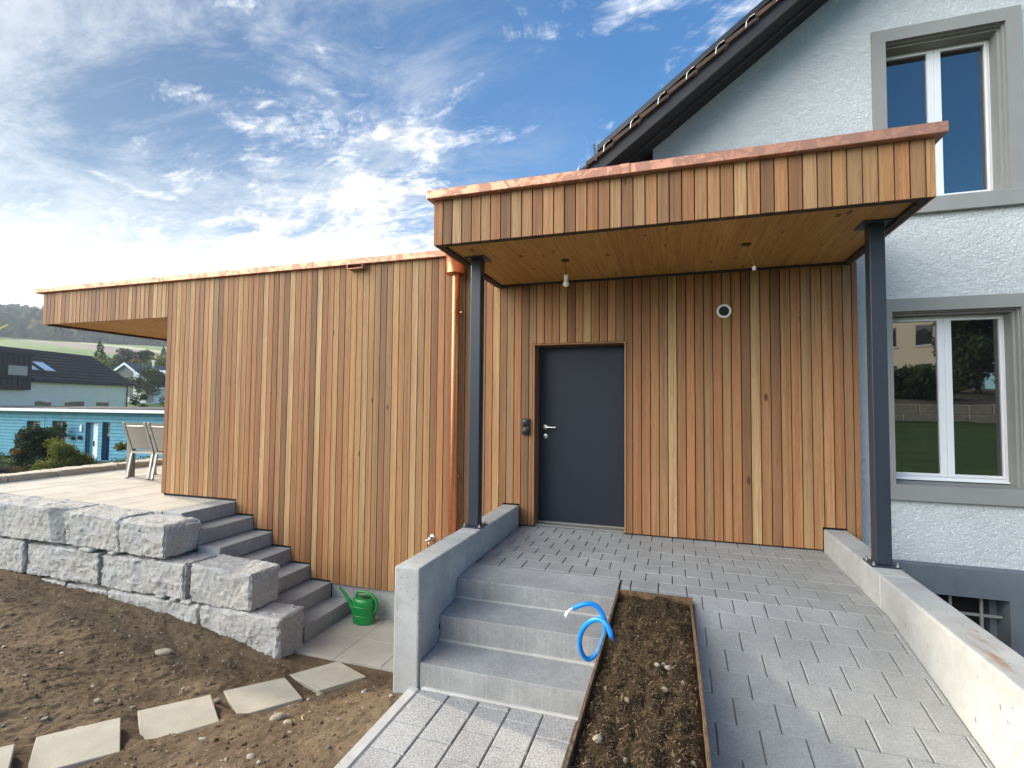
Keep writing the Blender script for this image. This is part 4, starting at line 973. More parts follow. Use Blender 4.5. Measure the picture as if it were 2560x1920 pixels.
def watering_can():
    x, y, z = -3.50, 5.245, LOWZ
    t = thing('watering_can', (x, y, z), 'green plastic watering can standing on the lower paving against the concrete plinth', 'watering can')
    prof = [(0.128, 0.0), (0.136, 0.006), (0.139, 0.09), (0.143, 0.092), (0.143, 0.100), (0.139, 0.103), (0.142, 0.19), (0.146, 0.193), (0.146, 0.201), (0.141, 0.205), (0.142, 0.255), (0.135, 0.272), (0.118, 0.285)]
    m = MB(); m.lathe((x, y, z+0.001), prof, 40, sx=1.0, sy=0.72)
    b = m.build('body', M_GREEN, t, smooth=True, autosmooth=R(35))
    m = MB(); m.lathe((x+0.035, y, z+0.2865), [(0.062, 0), (0.064, 0.004), (0.058, 0.005), (0.056, -0.001)], 28, sx=1, sy=.8); m.build('rim', M_GREEN, b, smooth=True, autosmooth=R(40))
    m = MB(); m.lathe((x+0.035, y, z+0.2868), [(0.055, 0), (0.055, 0.0008)], 28, sx=1, sy=.8); m.build('opening', M_BLACKP, b)
    m = MB(); m.tube([(x-0.10, y, z+0.10), (x-0.150, y, z+0.155), (x-0.205, y, z+0.225), (x-0.265, y, z+0.295), (x-0.345, y, z+0.365)], [0.045, 0.032, 0.023, 0.018, 0.013], 18); m.build('spout', M_GREEN, t, smooth=True, autosmooth=R(60))
    pts = [(x-0.105, y, z+0.275), (x-0.10, y, z+0.325), (x-0.06, y, z+0.352), (x+0.02, y, z+0.352), (x+0.10, y, z+0.332), (x+0.158, y, z+0.285), (x+0.180, y, z+0.225), (x+0.168, y, z+0.165), (x+0.130, y, z+0.135)]
    m = MB(); m.tube(pts, [0.017, .0165, .016, .016, .016, .0165, .017, .017, .018], 14); m.build('handle', M_GREEN, t, smooth=True, autosmooth=R(60))
watering_can()

# ================================================================== garden furniture
def chair_proto():
    x, y = -9.09, 6.38
    t = thing('garden_chair', (x, y, 0), 'grey sling garden chair fully in view on the terrace, backrest towards the camera', 'chair', 'garden chairs at the terrace table')
    w = 0.50
    for sx in (0, w):
        m = MB(); m.obox((x+sx, y, 0.012), (x+sx, y+0.07, 0.46), 0.028, 0.045, (1, 0, 0)); m.build('leg', M_ALU, t, bevel=0.004)
        m = MB(); m.obox((x+sx, y+0.50, 0.012), (x+sx, y+0.47, 0.45), 0.028, 0.045, (1, 0, 0)); m.build('leg', M_ALU, t, bevel=0.004)
        m = MB(); m.obox((x+sx, y+0.075, 0.45), (x+sx, y-0.10, 0.985), 0.028, 0.05, (1, 0, 0)); m.build('back_post', M_ALU, t, bevel=0.004)
        for yy in (0, 0.50):
            m = MB(); m.box(x+sx-0.016, x+sx+0.016, y+yy-0.024, y+yy+0.024, 0.0, 0.014); m.build('foot_cap', M_BLACKP, t)
    m = MB()
    for sx in (0, w): m.obox((x+sx, y+0.05, 0.455), (x+sx, y+0.50, 0.455), 0.03, 0.03)
    m.obox((x, y+0.065, 0.452), (x+w, y+0.065, 0.452), 0.03, 0.03); m.obox((x, y+0.49, 0.45), (x+w, y+0.49, 0.45), 0.03, 0.03); m.build('seat_frame', M_ALU, t, bevel=0.004)
    V, F = grid(np.linspace(x+.012, x+w-.012, 8), np.linspace(y+.06, y+.5, 8), lambda a, b: 0.474-0.012*np.sin((a-x)/w*np.pi)); raw('seat', V, F, M_SLING, t, smooth=True)
    m = MB(); V = []; F = []; n = 9
    for j in range(n):
        s = j/(n-1); z = 0.52+0.455*s; yy = y+0.075-0.175*(z-0.45)/0.535
        for i in range(9): u = i/8; V.append((x+0.012+(w-0.024)*u, yy-0.018*math.sin(u*math.pi), z))
    for j in range(n-1):
        for i in range(8): F.append((j*9+i, j*9+i+1, (j+1)*9+i+1, (j+1)*9+i))
    m.quadmesh(V, F); m.build('backrest', M_SLING, t, smooth=True)
    m = MB(); m.tube([(x+w*u, y-0.075-0.022*math.sin(u*math.pi), 0.925-0.008*math.sin(u*math.pi)) for u in np.linspace(0, 1, 9)], 0.010, 8); m.build('crossbar', M_STEEL, t, smooth=True)
    return t
ch = chair_proto()
copy_tree(ch, (-9.09+0.605, 6.372, 0), 'grey sling garden chair half hidden behind the corner of the timber wall')
def table():
    t = thing('garden_table', (-8.2, 7.0, 0), 'garden table with a pale wooden top and broad grey legs behind the two sling chairs', 'table')
    m = MB(); m.box(-9.30, -7.1, 6.47, 7.45, 0.735, 0.765); m.build('tabletop', M_TEAK, t, bevel=0.003)
    for x in (-9.29, -7.2):
        for y in (6.49, 7.33):
            m = MB(); m.box(x, x+0.09, y, y+0.10, 0.0, 0.734); m.build('leg', plain('taupe_metal', (0.20, 0.185, 0.16), 0.5), t, bevel=0.003)
    m = MB(); m.box(-9.2, -7.2, 6.52, 6.55, 0.68, 0.733); m.box(-9.2, -7.2, 7.37, 7.4, 0.68, 0.733); m.build('apron', M_ALU, t)
table()

# ================================================================== white house
def house():
    YH = 5.62
    t = thing('rendered_house', (4, 9.5, -1.2), 'white rough rendered gable house with grey window surrounds and a dark roof', 'building')
    def zu(x): return 4.96+0.748*(x-0.876)
    xl, xr, ridge = -0.20, 9.0, 4.4
    wins = [(1.978, 2.952, 0.632, 2.25), (1.975, 2.907, 3.312, 4.885)]
    hl = [(w[0]-0.05, w[1]+0.05, w[2]-0.05, w[3]+0.05) for w in wins]
    def relief(x, z):
        p = np.stack([x, 0*x, z*1.25], -1); q = p + 0.018*np.stack([fbm(p*16, 2, 0.5, 3), 0*x, fbm(p*16+7, 2, 0.5, 4)], -1)
        n1 = vnoise(q*np.array([36, 1, 52]), 6); n2 = vnoise(q*85, 9)
        return 0.0028*n1 + 0.0014*n2 + 0.0014*(1-np.abs(n1)*2).clip(-0.2, 1)
    gx = np.arange(xl, 3.66, 0.0095); gzv = np.arange(-0.10, 6.9, 0.0095)
    XX, ZZ = np.meshgrid(gx, gzv); V = np.stack([XX, YH+0.004-relief(XX, ZZ), ZZ], -1).reshape(-1, 3)
    nx, nz = len(gx), len(gzv); i = np.arange((nx-1)*(nz-1)); a = (i//(nx-1))*nx+i % (nx-1); F = np.stack([a, a+1, a+nx+1, a+nx], -1)
    cx = V[F[:, 0], 0]+0.005; cz = V[F[:, 0], 2]+0.005; keep = cz < zu(cx)+0.09
    keep &= ~((cx < 1.45) & (cz < 2.9))
    for h in hl: keep &= ~((cx > h[0]) & (cx < h[1]) & (cz > h[2]) & (cz < h[3]))
    raw('wall', V, F[keep], M_STUC, t, smooth=True)
    m = MB(); m.quadmesh([(3.64, YH+.002, -0.1), (xr, YH+.002, -0.1), (xr, YH+.002, zu(2*ridge-xr)), (ridge, YH+.002, zu(ridge)), (3.64, YH+.002, zu(3.64))], [(0, 1, 2, 3, 4)])
    m.box(xl, xl+0.1, YH+0.01, 14, -1.3, 4.2); m.box(xl+0.1, xr, YH+0.5, 14, -1.3, 5.0); m.build('wall', M_STUC, t)
    # plinth with basement window
    m = MB(); yp = YH-0.05
    bx0, bx1, bz0, bz1 = 1.96, 2.785, -0.85, -0.335
    for (a, b, c, d) in ((xl, bx0, -1.3, -0.09), (bx1, xr, -1.3, -0.09), (bx0, bx1, bz1, -0.09), (bx0, bx1, -1.3, bz0)): m.box(a, b, yp, YH+0.4, c, d)
    m.hexa([(xl, yp, -0.09), (xr, yp, -0.09), (xr, YH, -0.09), (xl, YH, -0.09), (xl, yp, -0.0895), (xr, yp, -0.0895), (xr, YH, -0.07), (xl, YH, -0.07)])
    m.build('plinth', M_PLINTH, t)
    m = MB(); m.box(bx0, bx1, yp+0.33, yp+0.36, bz0, bz1); w0 = m.build('basement_window', M_DARK, t)
    m = MB(); m.box(bx0, bx0+0.04, yp+0.2, yp+0.3, bz0, bz1); m.box(bx1-0.05, bx1, yp+0.2, yp+0.3, bz0, bz1); m.box(bx0+0.04, bx1-0.05, yp+0.2, yp+0.3, bz1-0.03, bz1); m.build('frame', M_PLINTH, w0)
    m = MB()
    for x in (2.17, 2.40, 2.63): m.box(x-0.011, x+0.011, yp+0.10, yp+0.115, bz0, bz1)
    m.box(bx0, bx1, yp+0.115, yp+0.13, -0.53, -0.508); m.build('grille', M_TRIM, w0)
    # windows
    for (x0, x1, z0, z1), sz in zip(wins, (0.635, 3.312)):
        ox0, ox1 = x0-0.115, x1+0.112; yo = YH-0.022; yw = 5.80
        m = MB()
        m.box(ox0, x0, yo, YH+0.02, z0, z1+0.12); m.box(x1, ox1, yo, YH+0.02, z0, z1+0.12); m.box(x0, x1, yo, YH+0.02, z1, z1+0.12)
        # stepped reveal
        m.box(x0-0.02, x0+0.012, YH+0.02, YH+0.06, z0, z1); m.box(x1-0.012, x1+0.02, YH+0.02, YH+0.06, z0, z1); m.box(x0+0.012, x1-0.012, YH+0.02, YH+0.06, z1-0.012, z1+0.02)
        m.box(x0-0.02, x0+0.03, YH+0.06, yw+0.12, z0, z1); m.box(x1-0.03, x1+0.02, YH+0.06, yw+0.12, z0, z1); m.box(x0+0.03, x1-0.03, YH+0.06, yw+0.12, z1-0.03, z1+0.02)
        W = m.build('window', M_TRIM, t)
        m = MB(); m.hexa([(ox0-0.02, YH-0.05, z0-0.145), (ox1+0.02, YH-0.05, z0-0.145), (ox1+0.02, yw+0.1, z0-0.145), (ox0-0.02, yw+0.1, z0-0.145), (ox0-0.02, YH-0.05, z0-0.001), (ox1+0.02, YH-0.05, z0-0.001), (ox1+0.02, yw+0.1, z0+0.02), (ox0-0.02, yw+0.1, z0+0.02)]); m.build('sill', M_TRIM, W, bevel=0.004)
        a0, a1, b0, b1 = x0+0.03, x1-0.03, z0+0.035, z1-0.03; mx = (a0+a1)/2-0.005; fw = 0.042
        m = MB(); m.box(a0, a0+0.018, yw, yw+0.08, b0, b1); m.box(a1-0.022, a1, yw, yw+0.08, b0, b1); m.box(a0+0.018, a1-0.022, yw, yw+0.08, b1-0.022, b1); m.box(a0+0.018, a1-0.022, yw, yw+0.08, b0, b0+0.028)
        m.box(a0-0.0, a1, yw-0.02, yw, b0-0.012, b0+0.004)
        fr = m.build('frame', M_WHITE, W, bevel=0.003)
        for (c0, c1) in ((a0+0.018, mx), (mx, a1-0.022)):
            s0, s1 = c0+(0.006 if c0 < mx-0.1 else 0.055), c1-(0.006+0.012 if c1 > mx+0.1 else 0.055)
            m = MB(); zb0, zb1 = b0+0.055, b1-0.045
            m.box(c0+0.001, s0, yw-0.012, yw+0.05, b0+0.028, b1-0.022); m.box(s1, c1-0.001, yw-0.012, yw+0.05, b0+0.028, b1-0.022); m.box(s0, s1, yw-0.012, yw+0.05, b0+0.028, zb0); m.box(s0, s1, yw-0.012, yw+0.05, zb1, b1-0.022)
            m.build('sash', M_WHITE, W, bevel=0.003)
            m = MB(); m.box(s0, s1, yw+0.012, yw+0.018, zb0, zb1); m.build('pane', M_GLASS, W)
    # roof
    x_e = -1.62; y0, y1 = 5.13, 14.5
    m = MB()
    m.hexa([(x_e, y0+0.03, zu(x_e)), (ridge, y0+0.03, zu(ridge)), (ridge, y1, zu(ridge)), (x_e, y1, zu(x_e)), (x_e, y0+0.03, zu(x_e)+0.13), (ridge, y0+0.03, zu(ridge)+0.13), (ridge, y1, zu(ridge)+0.13), (x_e, y1, zu(x_e)+0.13)])
    x_f = 2*ridge-x_e
    m.hexa([(ridge, y0+0.03, zu(ridge)), (x_f, y0+0.03, zu(x_e)), (x_f, y1, zu(x_e)), (ridge, y1, zu(ridge)), (ridge, y0+0.03, zu(ridge)+0.13), (x_f, y0+0.03, zu(x_e)+0.13), (x_f, y1, zu(x_e)+0.13), (ridge, y1, zu(ridge)+0.13)])
    rf = m.build('roof', M_SOFF, t)
    m = MB(); m.hexa([(x_e, y0, zu(x_e)-0.01), (ridge, y0, zu(ridge)-0.01), (ridge, y0+0.028, zu(ridge)-0.01), (x_e, y0+0.028, zu(x_e)-0.01), (x_e, y0, zu(x_e)+0.14), (ridge, y0, zu(ridge)+0.14), (ridge, y0+0.028, zu(ridge)+0.14), (x_e, y0+0.028, zu(x_e)+0.14)])
    m.hexa([(x_e, 5.36, zu(x_e)-0.03), (ridge, 5.36, zu(ridge)-0.03), (ridge, 5.385, zu(ridge)-0.03), (x_e, 5.385, zu(x_e)-0.03), (x_e, 5.36, zu(x_e)), (ridge, 5.36, zu(ridge)), (ridge, 5.385, zu(ridge)), (x_e, 5.385, zu(x_e))])
    m.build('bargeboard', M_BARGE, rf)
    m = MB(); k = 0; px = 0.268
    while x_e+k*px < ridge-px:
        a = x_e-0.03+k*px; b = a+px+0.02
        za, zb_ = zu(a)+0.175, zu(b)+0.150
        m.hexa([(a, y0-0.045, za-0.038), (b, y0-0.045, zb_-0.028), (b, y1, zb_-0.028), (a, y1, za-0.038), (a, y0-0.045, za+0.012), (b, y0-0.045, zb_), (b, y1, zb_), (a, y1, za+0.012)], 0, random.random()); k += 1
    m.build('roof_tiles', M_TILE, rf)
    m = MB(); pa, pb = -0.735, ridge-0.1
    m.hexa([(pa, y0-0.03, zu(pa)+0.205), (pb, y0-0.03, zu(pb)+0.205), (pb, y1-1, zu(pb)+0.205), (pa, y1-1, zu(pa)+0.205), (pa, y0-0.03, zu(pa)+0.265), (pb, y0-0.03, zu(pb)+0.265), (pb, y1-1, zu(pb)+0.265), (pa, y1-1, zu(pa)+0.265)])
    m.obox((pa-0.012, y0-0.04, zu(pa)+0.10), (pa-0.03, y0-0.04, zu(pa)+0.275), 0.012, 0.02)
    m.build('solar_panel', M_PV, rf)
    for k in range(16):
        x = -0.93+0.268*k; z = zu(x)+0.15
        m = MB(); m.tube([(x-0.005, y0-0.05, z-0.025), (x, y0-0.055, z+0.03), (x+0.025, y0-0.06, z+0.062), (x+0.065, y0-0.115, z+0.05)], 0.003, 6); m.tube([(x+0.075, y0-0.05, z-0.002), (x+0.095, y0-0.13, z-0.02)], 0.003, 6)
        m.build('tile_clip', M_STEEL, rf)
house()

# ================================================================== vegetation
def leaves(n, sampler, size, rg, aspect=0.6, droop=0.0):
    c = sampler(n); n = len(c); q = rg.normal(size=(n, 3)); q /= np.linalg.norm(q, axis=1, keepdims=True); q[:, 2] -= droop
    h = np.cross(q, rg.normal(size=(n, 3))); h /= np.linalg.norm(h, axis=1, keepdims=True)
    s = (size*rg.uniform(0.6, 1.4, n))[:, None]; a = q*s*0.5; b = h*s*0.5*aspect
    V = np.stack([c-a, c+b*0.9-a*0.1, c+a, c-b*0.9-a*0.1], 1).reshape(-1, 3); i = np.arange(n)*4
    return V, np.stack([i, i+1, i+2, i+3], -1), c
def plant(name, base, h, r, kind, label, cat, n=2500, lsize=0.07, shape='bush', group=None, seed=0, trunk=0.0, lumps=14):
    rg = np.random.default_rng(100+seed); base = np.array(base, float)
    t = thing(name, tuple(base), label, cat, group); ch = h*(1-trunk)
    if shape == 'conifer':
        def smp(k):
            u = 1-np.sqrt(rg.random(k)); a = rg.uniform(0, 6.28, k); tier = (np.sin(u*38+rg.normal(0, .3, k))*0.18+0.9); rad = r*(1-u)**0.85*tier*rg.uniform(0.25, 1, k)**0.5
            return np.stack([base[0]+rad*np.cos(a), base[1]+rad*np.sin(a), base[2]+h*trunk+ch*u-0.15*rad], -1)
    else:
        L = []
        for k in range(lumps):
            a = rg.uniform(0, 6.28); v = rg.uniform(0.12, 0.92); rr_ = r*math.sqrt(max(0.05, 1-(abs(v-0.45)/0.6)**2))*rg.uniform(0.2, 0.78)
            L.append((base[0]+rr_*math.cos(a), base[1]+rr_*math.sin(a), base[2]+h*trunk+ch*v, rg.uniform(0.24, 0.42)*r))
        L = np.array(L); sz = np.minimum(L[:, 3:4], ch*0.3)
        def smp(k):
            i = rg.integers(0, len(L), k); d = rg.normal(size=(k, 3)); d /= np.linalg.norm(d, axis=1, keepdims=True)
            p = L[i, :3]+d*L[i, 3:4]*(rg.random((k, 1))**0.40)*np.array([1, 1, .85])*1.05
            p[:, 2] = np.maximum(p[:, 2], base[2]+0.03*h); return p
    V, F, c = leaves(n, smp, lsize, rg)
    lum = 0.5+0.35*vnoise(c/np.array(max(0.25*r, 0.05))+seed, seed)+rg.normal(0, .16, len(c))
    raw('crown' if trunk > 0.04 else 'foliage', V, F, LEAFY[kind], t, rnd=np.clip(lum, 0, 1))
    m = MB(); top = base+np.array([0, 0, h*max(trunk, 0.15)+ch*0.45]); R0 = max(0.012, h*0.022) if trunk > .04 else max(.008, h*.01)
    m.tube([tuple(base-np.array([0, 0, .1])), tuple(base+np.array([0.01*h, 0, h*trunk*0.7+0.1*ch])), tuple(top)], [R0*1.25, R0, R0*0.45], 8)
    for k in range(6 if trunk <= .04 else 7):
        a = rg.uniform(0, 6.28); z0 = base+np.array([0, 0, h*trunk*0.8+ch*rg.uniform(0.0, .3)]); e = base+np.array([r*.62*math.cos(a), r*.62*math.sin(a), h*trunk+ch*rg.uniform(.35, .8)])
        m.tube([tuple(z0), tuple((z0+e)/2+np.array([0, 0, .06*h])), tuple(e)], [R0*.6, R0*.4, R0*.15], 6)
    m.build('trunk' if trunk > .04 else 'stems', M_BARK, t, smooth=True); return t
GB = -1.75
def vegetation():
    plant('bush', (-21.75, 12.0, GB), 2.15, 0.92, 'dark', 'dense dark green bush below the left window of the blue bungalow', 'bush', 11000, .12, seed=1, lumps=46)
    plant('bush', (-17.55, 10.5, -1.5), 1.70, 0.76, 'yellow', 'bushy yellow green shrub right of the dense dark bush', 'bush', 8000, .085, seed=2, lumps=40)
    plant('bush', (-15.0, 10.35, -1.5), 1.72, 0.42, 'yellow', 'slim yellow green shrub just left of the garden chairs', 'bush', 1500, .075, seed=3)
    plant('bush', (-18.2, 9.35, -1.5), 1.05, 0.75, 'grey', 'low grey green shrub with white blooms in front of the dark bush', 'bush', 2200, .07, seed=4)
    plant('bush', (-19.6, 9.7, -1.5), 1.25, 0.9, 'mid', 'low mid green shrub at the left edge of the photo', 'bush', 2600, .08, seed=5)
    plant('bush', (-20.6, 10.6, -1.5), 1.42, 0.45, 'autumn', 'small russet shrub left of the dense dark bush', 'bush', 1400, .07, seed=6)
    plant('bush', (-16.3, 10.9, -1.5), 1.0, 0.8, 'grey', 'low grey shrub below the white door of the blue bungalow', 'bush', 1900, .07, seed=7)
    plant('bush', (-14.2, 10.4, -1.5), 1.35, 0.75, 'mid', 'green shrub behind the seat of the front garden chair', 'bush', 2200, .07, seed=8)
    plant('bush', (-12.9, 10.6, -1.5), 1.3, 0.7, 'dark', 'dark shrub seen between the legs of the two garden chairs', 'bush', 2000, .07, seed=9)
    # ground cover
    rg = np.random.default_rng(5)
    def smp(k):
        x = rg.uniform(-26, -11, k); y = rg.uniform(5.5, 18.5, k); return np.stack([x, y, -1.45+0.35*rg.random(k)**2+0.12*fbm(np.stack([x, y, 0*x], -1), 2)-0.03*np.clip(-13-x, 0, 20)], -1)
    V, F, c = leaves(16000, smp, .12, rg); o = raw('ground_cover', V, F, LEAFY['grey'], loc=(0, 0, 0), rnd=rg.random(len(F))); setp(o, 'rough low planting between the terrace and the blue bungalow', 'ground cover', kind='stuff')
    V, F = grid(np.linspace(-30, -10.7, 12), np.linspace(2, 19.9, 12), lambda x, y: -1.5-0.03*np.clip(-13-x, 0, 20)); structure(raw('garden_ground', V, F, M_SOIL, loc=(0, 0, 0)))
vegetation()

# ================================================================== distant houses
M_BLUEW = tint_mat('blue_siding', [(0, (0.06, 0.21, 0.30)), (1, (0.11, 0.33, 0.44))], 0.7)
M_BLUED = plain('dark_blue_siding', (0.05, 0.19, 0.28), 0.7)
M_WALLW = plain('cream_render', (0.78, 0.71, 0.60), 0.9, var=0.04, scale=2)
M_SLATE = tint_mat('dark_roof_tile', [(0, (0.022, 0.019, 0.022)), (1, (0.075, 0.066, 0.07))], 0.6)
M_SLATE2 = plain('slate_blue_roof', (0.055, 0.062, 0.075), 0.7, var=0.1, scale=2)
M_BROWNC = plain('dark_brown_boards', (0.032, 0.026, 0.028), 0.75, var=0.2, scale=4)
M_GREYP = plain('grey_panel', (0.14, 0.15, 0.15), 0.8)
M_ROOFW = plain('white_edge', (0.72, 0.76, 0.78), 0.5)
def bungalow():
    Y = 20.0; t = thing('blue_bungalow', (-34, 22, GB-.2), 'long low bungalow with light blue horizontal siding and a flat roof', 'building')
    holes = [(-36.97, -35.75, -0.9, 0.145), (-34.70, -33.45, -1.95, 0.175), (-31.88, -30.86, -1.95, 0.155), (-30.52, -29.9, -1.95, 0.175)]
    x0, x1, z0, z1 = -48.0, -24.0, -2.0, 0.745; m = MB(); z = z0; k = 0
    while z < z1:
        ze = min(z+(0.15 if k%2 else 0.045), z1); xs = sorted({x0, x1, *[h[0] for h in holes], *[h[1] for h in holes]})
        for a, b in zip(xs[:-1], xs[1:]):
            cz = (z+ze)/2
            if any(h[0] < (a+b)/2 < h[1] and h[2] < cz < h[3] for h in holes): continue
            m.hexa([(a, Y-0.06, z), (b, Y-0.06, z), (b, Y+0.05, z), (a, Y+0.05, z), (a, Y-0.04, ze), (b, Y-0.04, ze), (b, Y+0.05, ze), (a, Y+0.05, ze)], 0, .9 if k%2 else .05)
        z = ze; k += 1
    m.build('wall', M_BLUEW, t)
    m = MB(); m.box(x0, x1, Y+0.32, Y+8, z0, z1)
    for h in holes: m.box(h[0]-0.05, h[0], Y+0.0, Y+0.32, h[2], h[3]+.02); m.box(h[1], h[1]+.05, Y, Y+.32, h[2], h[3]+.02); m.box(h[0], h[1], Y+0.05, Y+.32, h[3], h[3]+.05)
    m.build('core', M_BLUED, t)
    m = MB(); m.box(x0-.3, x1+.3, Y-0.55, Y+8.5, 0.76, 0.84); m.box(x0-.3, x1+.3, Y-.2, Y+8.5, 0.905, 0.96); r_ = m.build('roof', M_SLATE, t)
    m = MB(); m.box(x0-.35, x1+.35, Y-0.60, Y-0.55, 0.745, 0.905); m.box(x0-.3, x1+.3, Y-0.55, Y-.2, 0.84, 0.90); m.build('fascia', M_ROOFW, r_)
    # windows and doors
    h = holes[0]; m = MB(); m.box(h[0], h[1], Y+0.22, Y+0.26, h[2], h[3]); w = m.build('window', M_GLASS, t)
    m = MB()
    for k in range(9): m.box(h[0]+0.22, h[1], Y+0.16, Y+0.19, h[3]-0.09-k*0.105, h[3]-0.03-k*0.105)
    m.build('blind', M_TRIM, w)
    h = holes[1]; m = MB(); m.box(h[0], h[1], Y+0.25, Y+0.28, h[2], h[3]); w = m.build('window', M_GLASS, t)
    m = MB(); m.box(h[0], h[0]+.2, Y+.18, Y+.25, h[2], h[3]); m.box(h[0]+.32, h[0]+.46, Y+.18, Y+.25, h[2], h[3]); m.box(h[1]-.42, h[1], Y+.18, Y+.25, h[2], h[3]); m.build('frame', M_TRIM, w)
    h = holes[2]; m = MB(); m.box(-31.56, h[1], Y+0.18, Y+0.25, h[2], h[3]-.04); d = m.build('door', M_WHITE, t)
    m = MB(); m.box(h[0], -31.56, Y+0.18, Y+0.25, h[2], h[3]); m.build('side_panel', M_BLUEW, t)
    for zc in (-0.276, -0.757, -1.245):
        m = MB(); m.box(-31.15, -30.92, Y+0.165, Y+0.18, zc-.115, zc+.115); m.build('pane', M_GLASS, d)
    m = MB(); m.box(-31.5, -31.46, Y+.13, Y+.18, -1.2, -.92); m.build('handle', M_BLACKP, d)
    h = holes[3]; m = MB(); m.box(h[0], h[1], Y+0.22, Y+0.26, h[2], -0.5); m.build('shutter', plain('navy_shutter', (0.01, 0.02, 0.12), 0.6), t)
    m = MB(); m.box(h[0], h[1], Y+.22, Y+.26, -0.5, h[3]); w = m.build('window', M_GLASS, t)
    m = MB()
    for k in range(6): m.box(h[0]+.14, h[1], Y+0.16, Y+0.19, h[3]-0.09-k*0.10, h[3]-0.03-k*0.10)
    m.box(h[0]+.12, h[1], Y+.15, Y+.2, -.62, -.44); m.build('blind', M_TRIM, w)
    m = MB(); m.box(-32.25, -32.10, Y-.12, Y-.023, -.38, -.0); m.build('wall_lamp', M_WHITE, t)
    for k, (x, z, kind, r, lab) in enumerate([(-34.65, -.62, 'red', .42, 'hanging basket of dark red flowers left of the bungalow side window'), (-33.27, -.38, 'dark', .42, 'trailing dark green hanging basket between the window and the white door')]):
        p = plant('hanging_basket', (x, Y-.45, z-.35), .75, r, kind, lab, 'hanging basket', 900, .09, seed=30+k)
        mm = MB(); mm.tube([(x, Y-.45, z+.25), (x, Y-.45, 0.77)], .01, 6); mm.lathe((x, Y-.45, z-.34), [(.08, 0), (.2, .2), (.2, .22)], 14); mm.build('basket', M_BLACKP, p)
    for k, (x, z, lab) in enumerate([(-32.75, -.78, 'small dark pot on the blue wall, left of two'), (-32.2, -.74, 'small dark pot on the blue wall, right of two beside the white door')]):
        m = MB(); m.lathe((x, Y-.13, z-.1), [(.07, 0), (.1, .16), (.1, .2)], 12); o = m.build('wall_pot', M_BLACKP, loc=(x, Y-.13, z-.1)); setp(o, lab, 'plant pot', 'pots on the blue wall')
bungalow()
D = np.array([-0.252, 0.968]); EE = np.array([0.968, 0.252])
def oriented(o_):
    """frame whose first axis runs along a ridge and second to the right"""
    def f(s, q, z): p = np.array(o_)+D*s+EE*q; return (p[0], p[1], z)
    return f
def hbox(m, f, s0, s1, q0, q1, z0, z1, mi=0, r=None):
    m.hexa([f(s0, q1, z0), f(s0, q0, z0), f(s1, q0, z0), f(s1, q1, z0), f(s0, q1, z1), f(s0, q0, z1), f(s1, q0, z1), f(s1, q1, z1)][::1], mi, r)
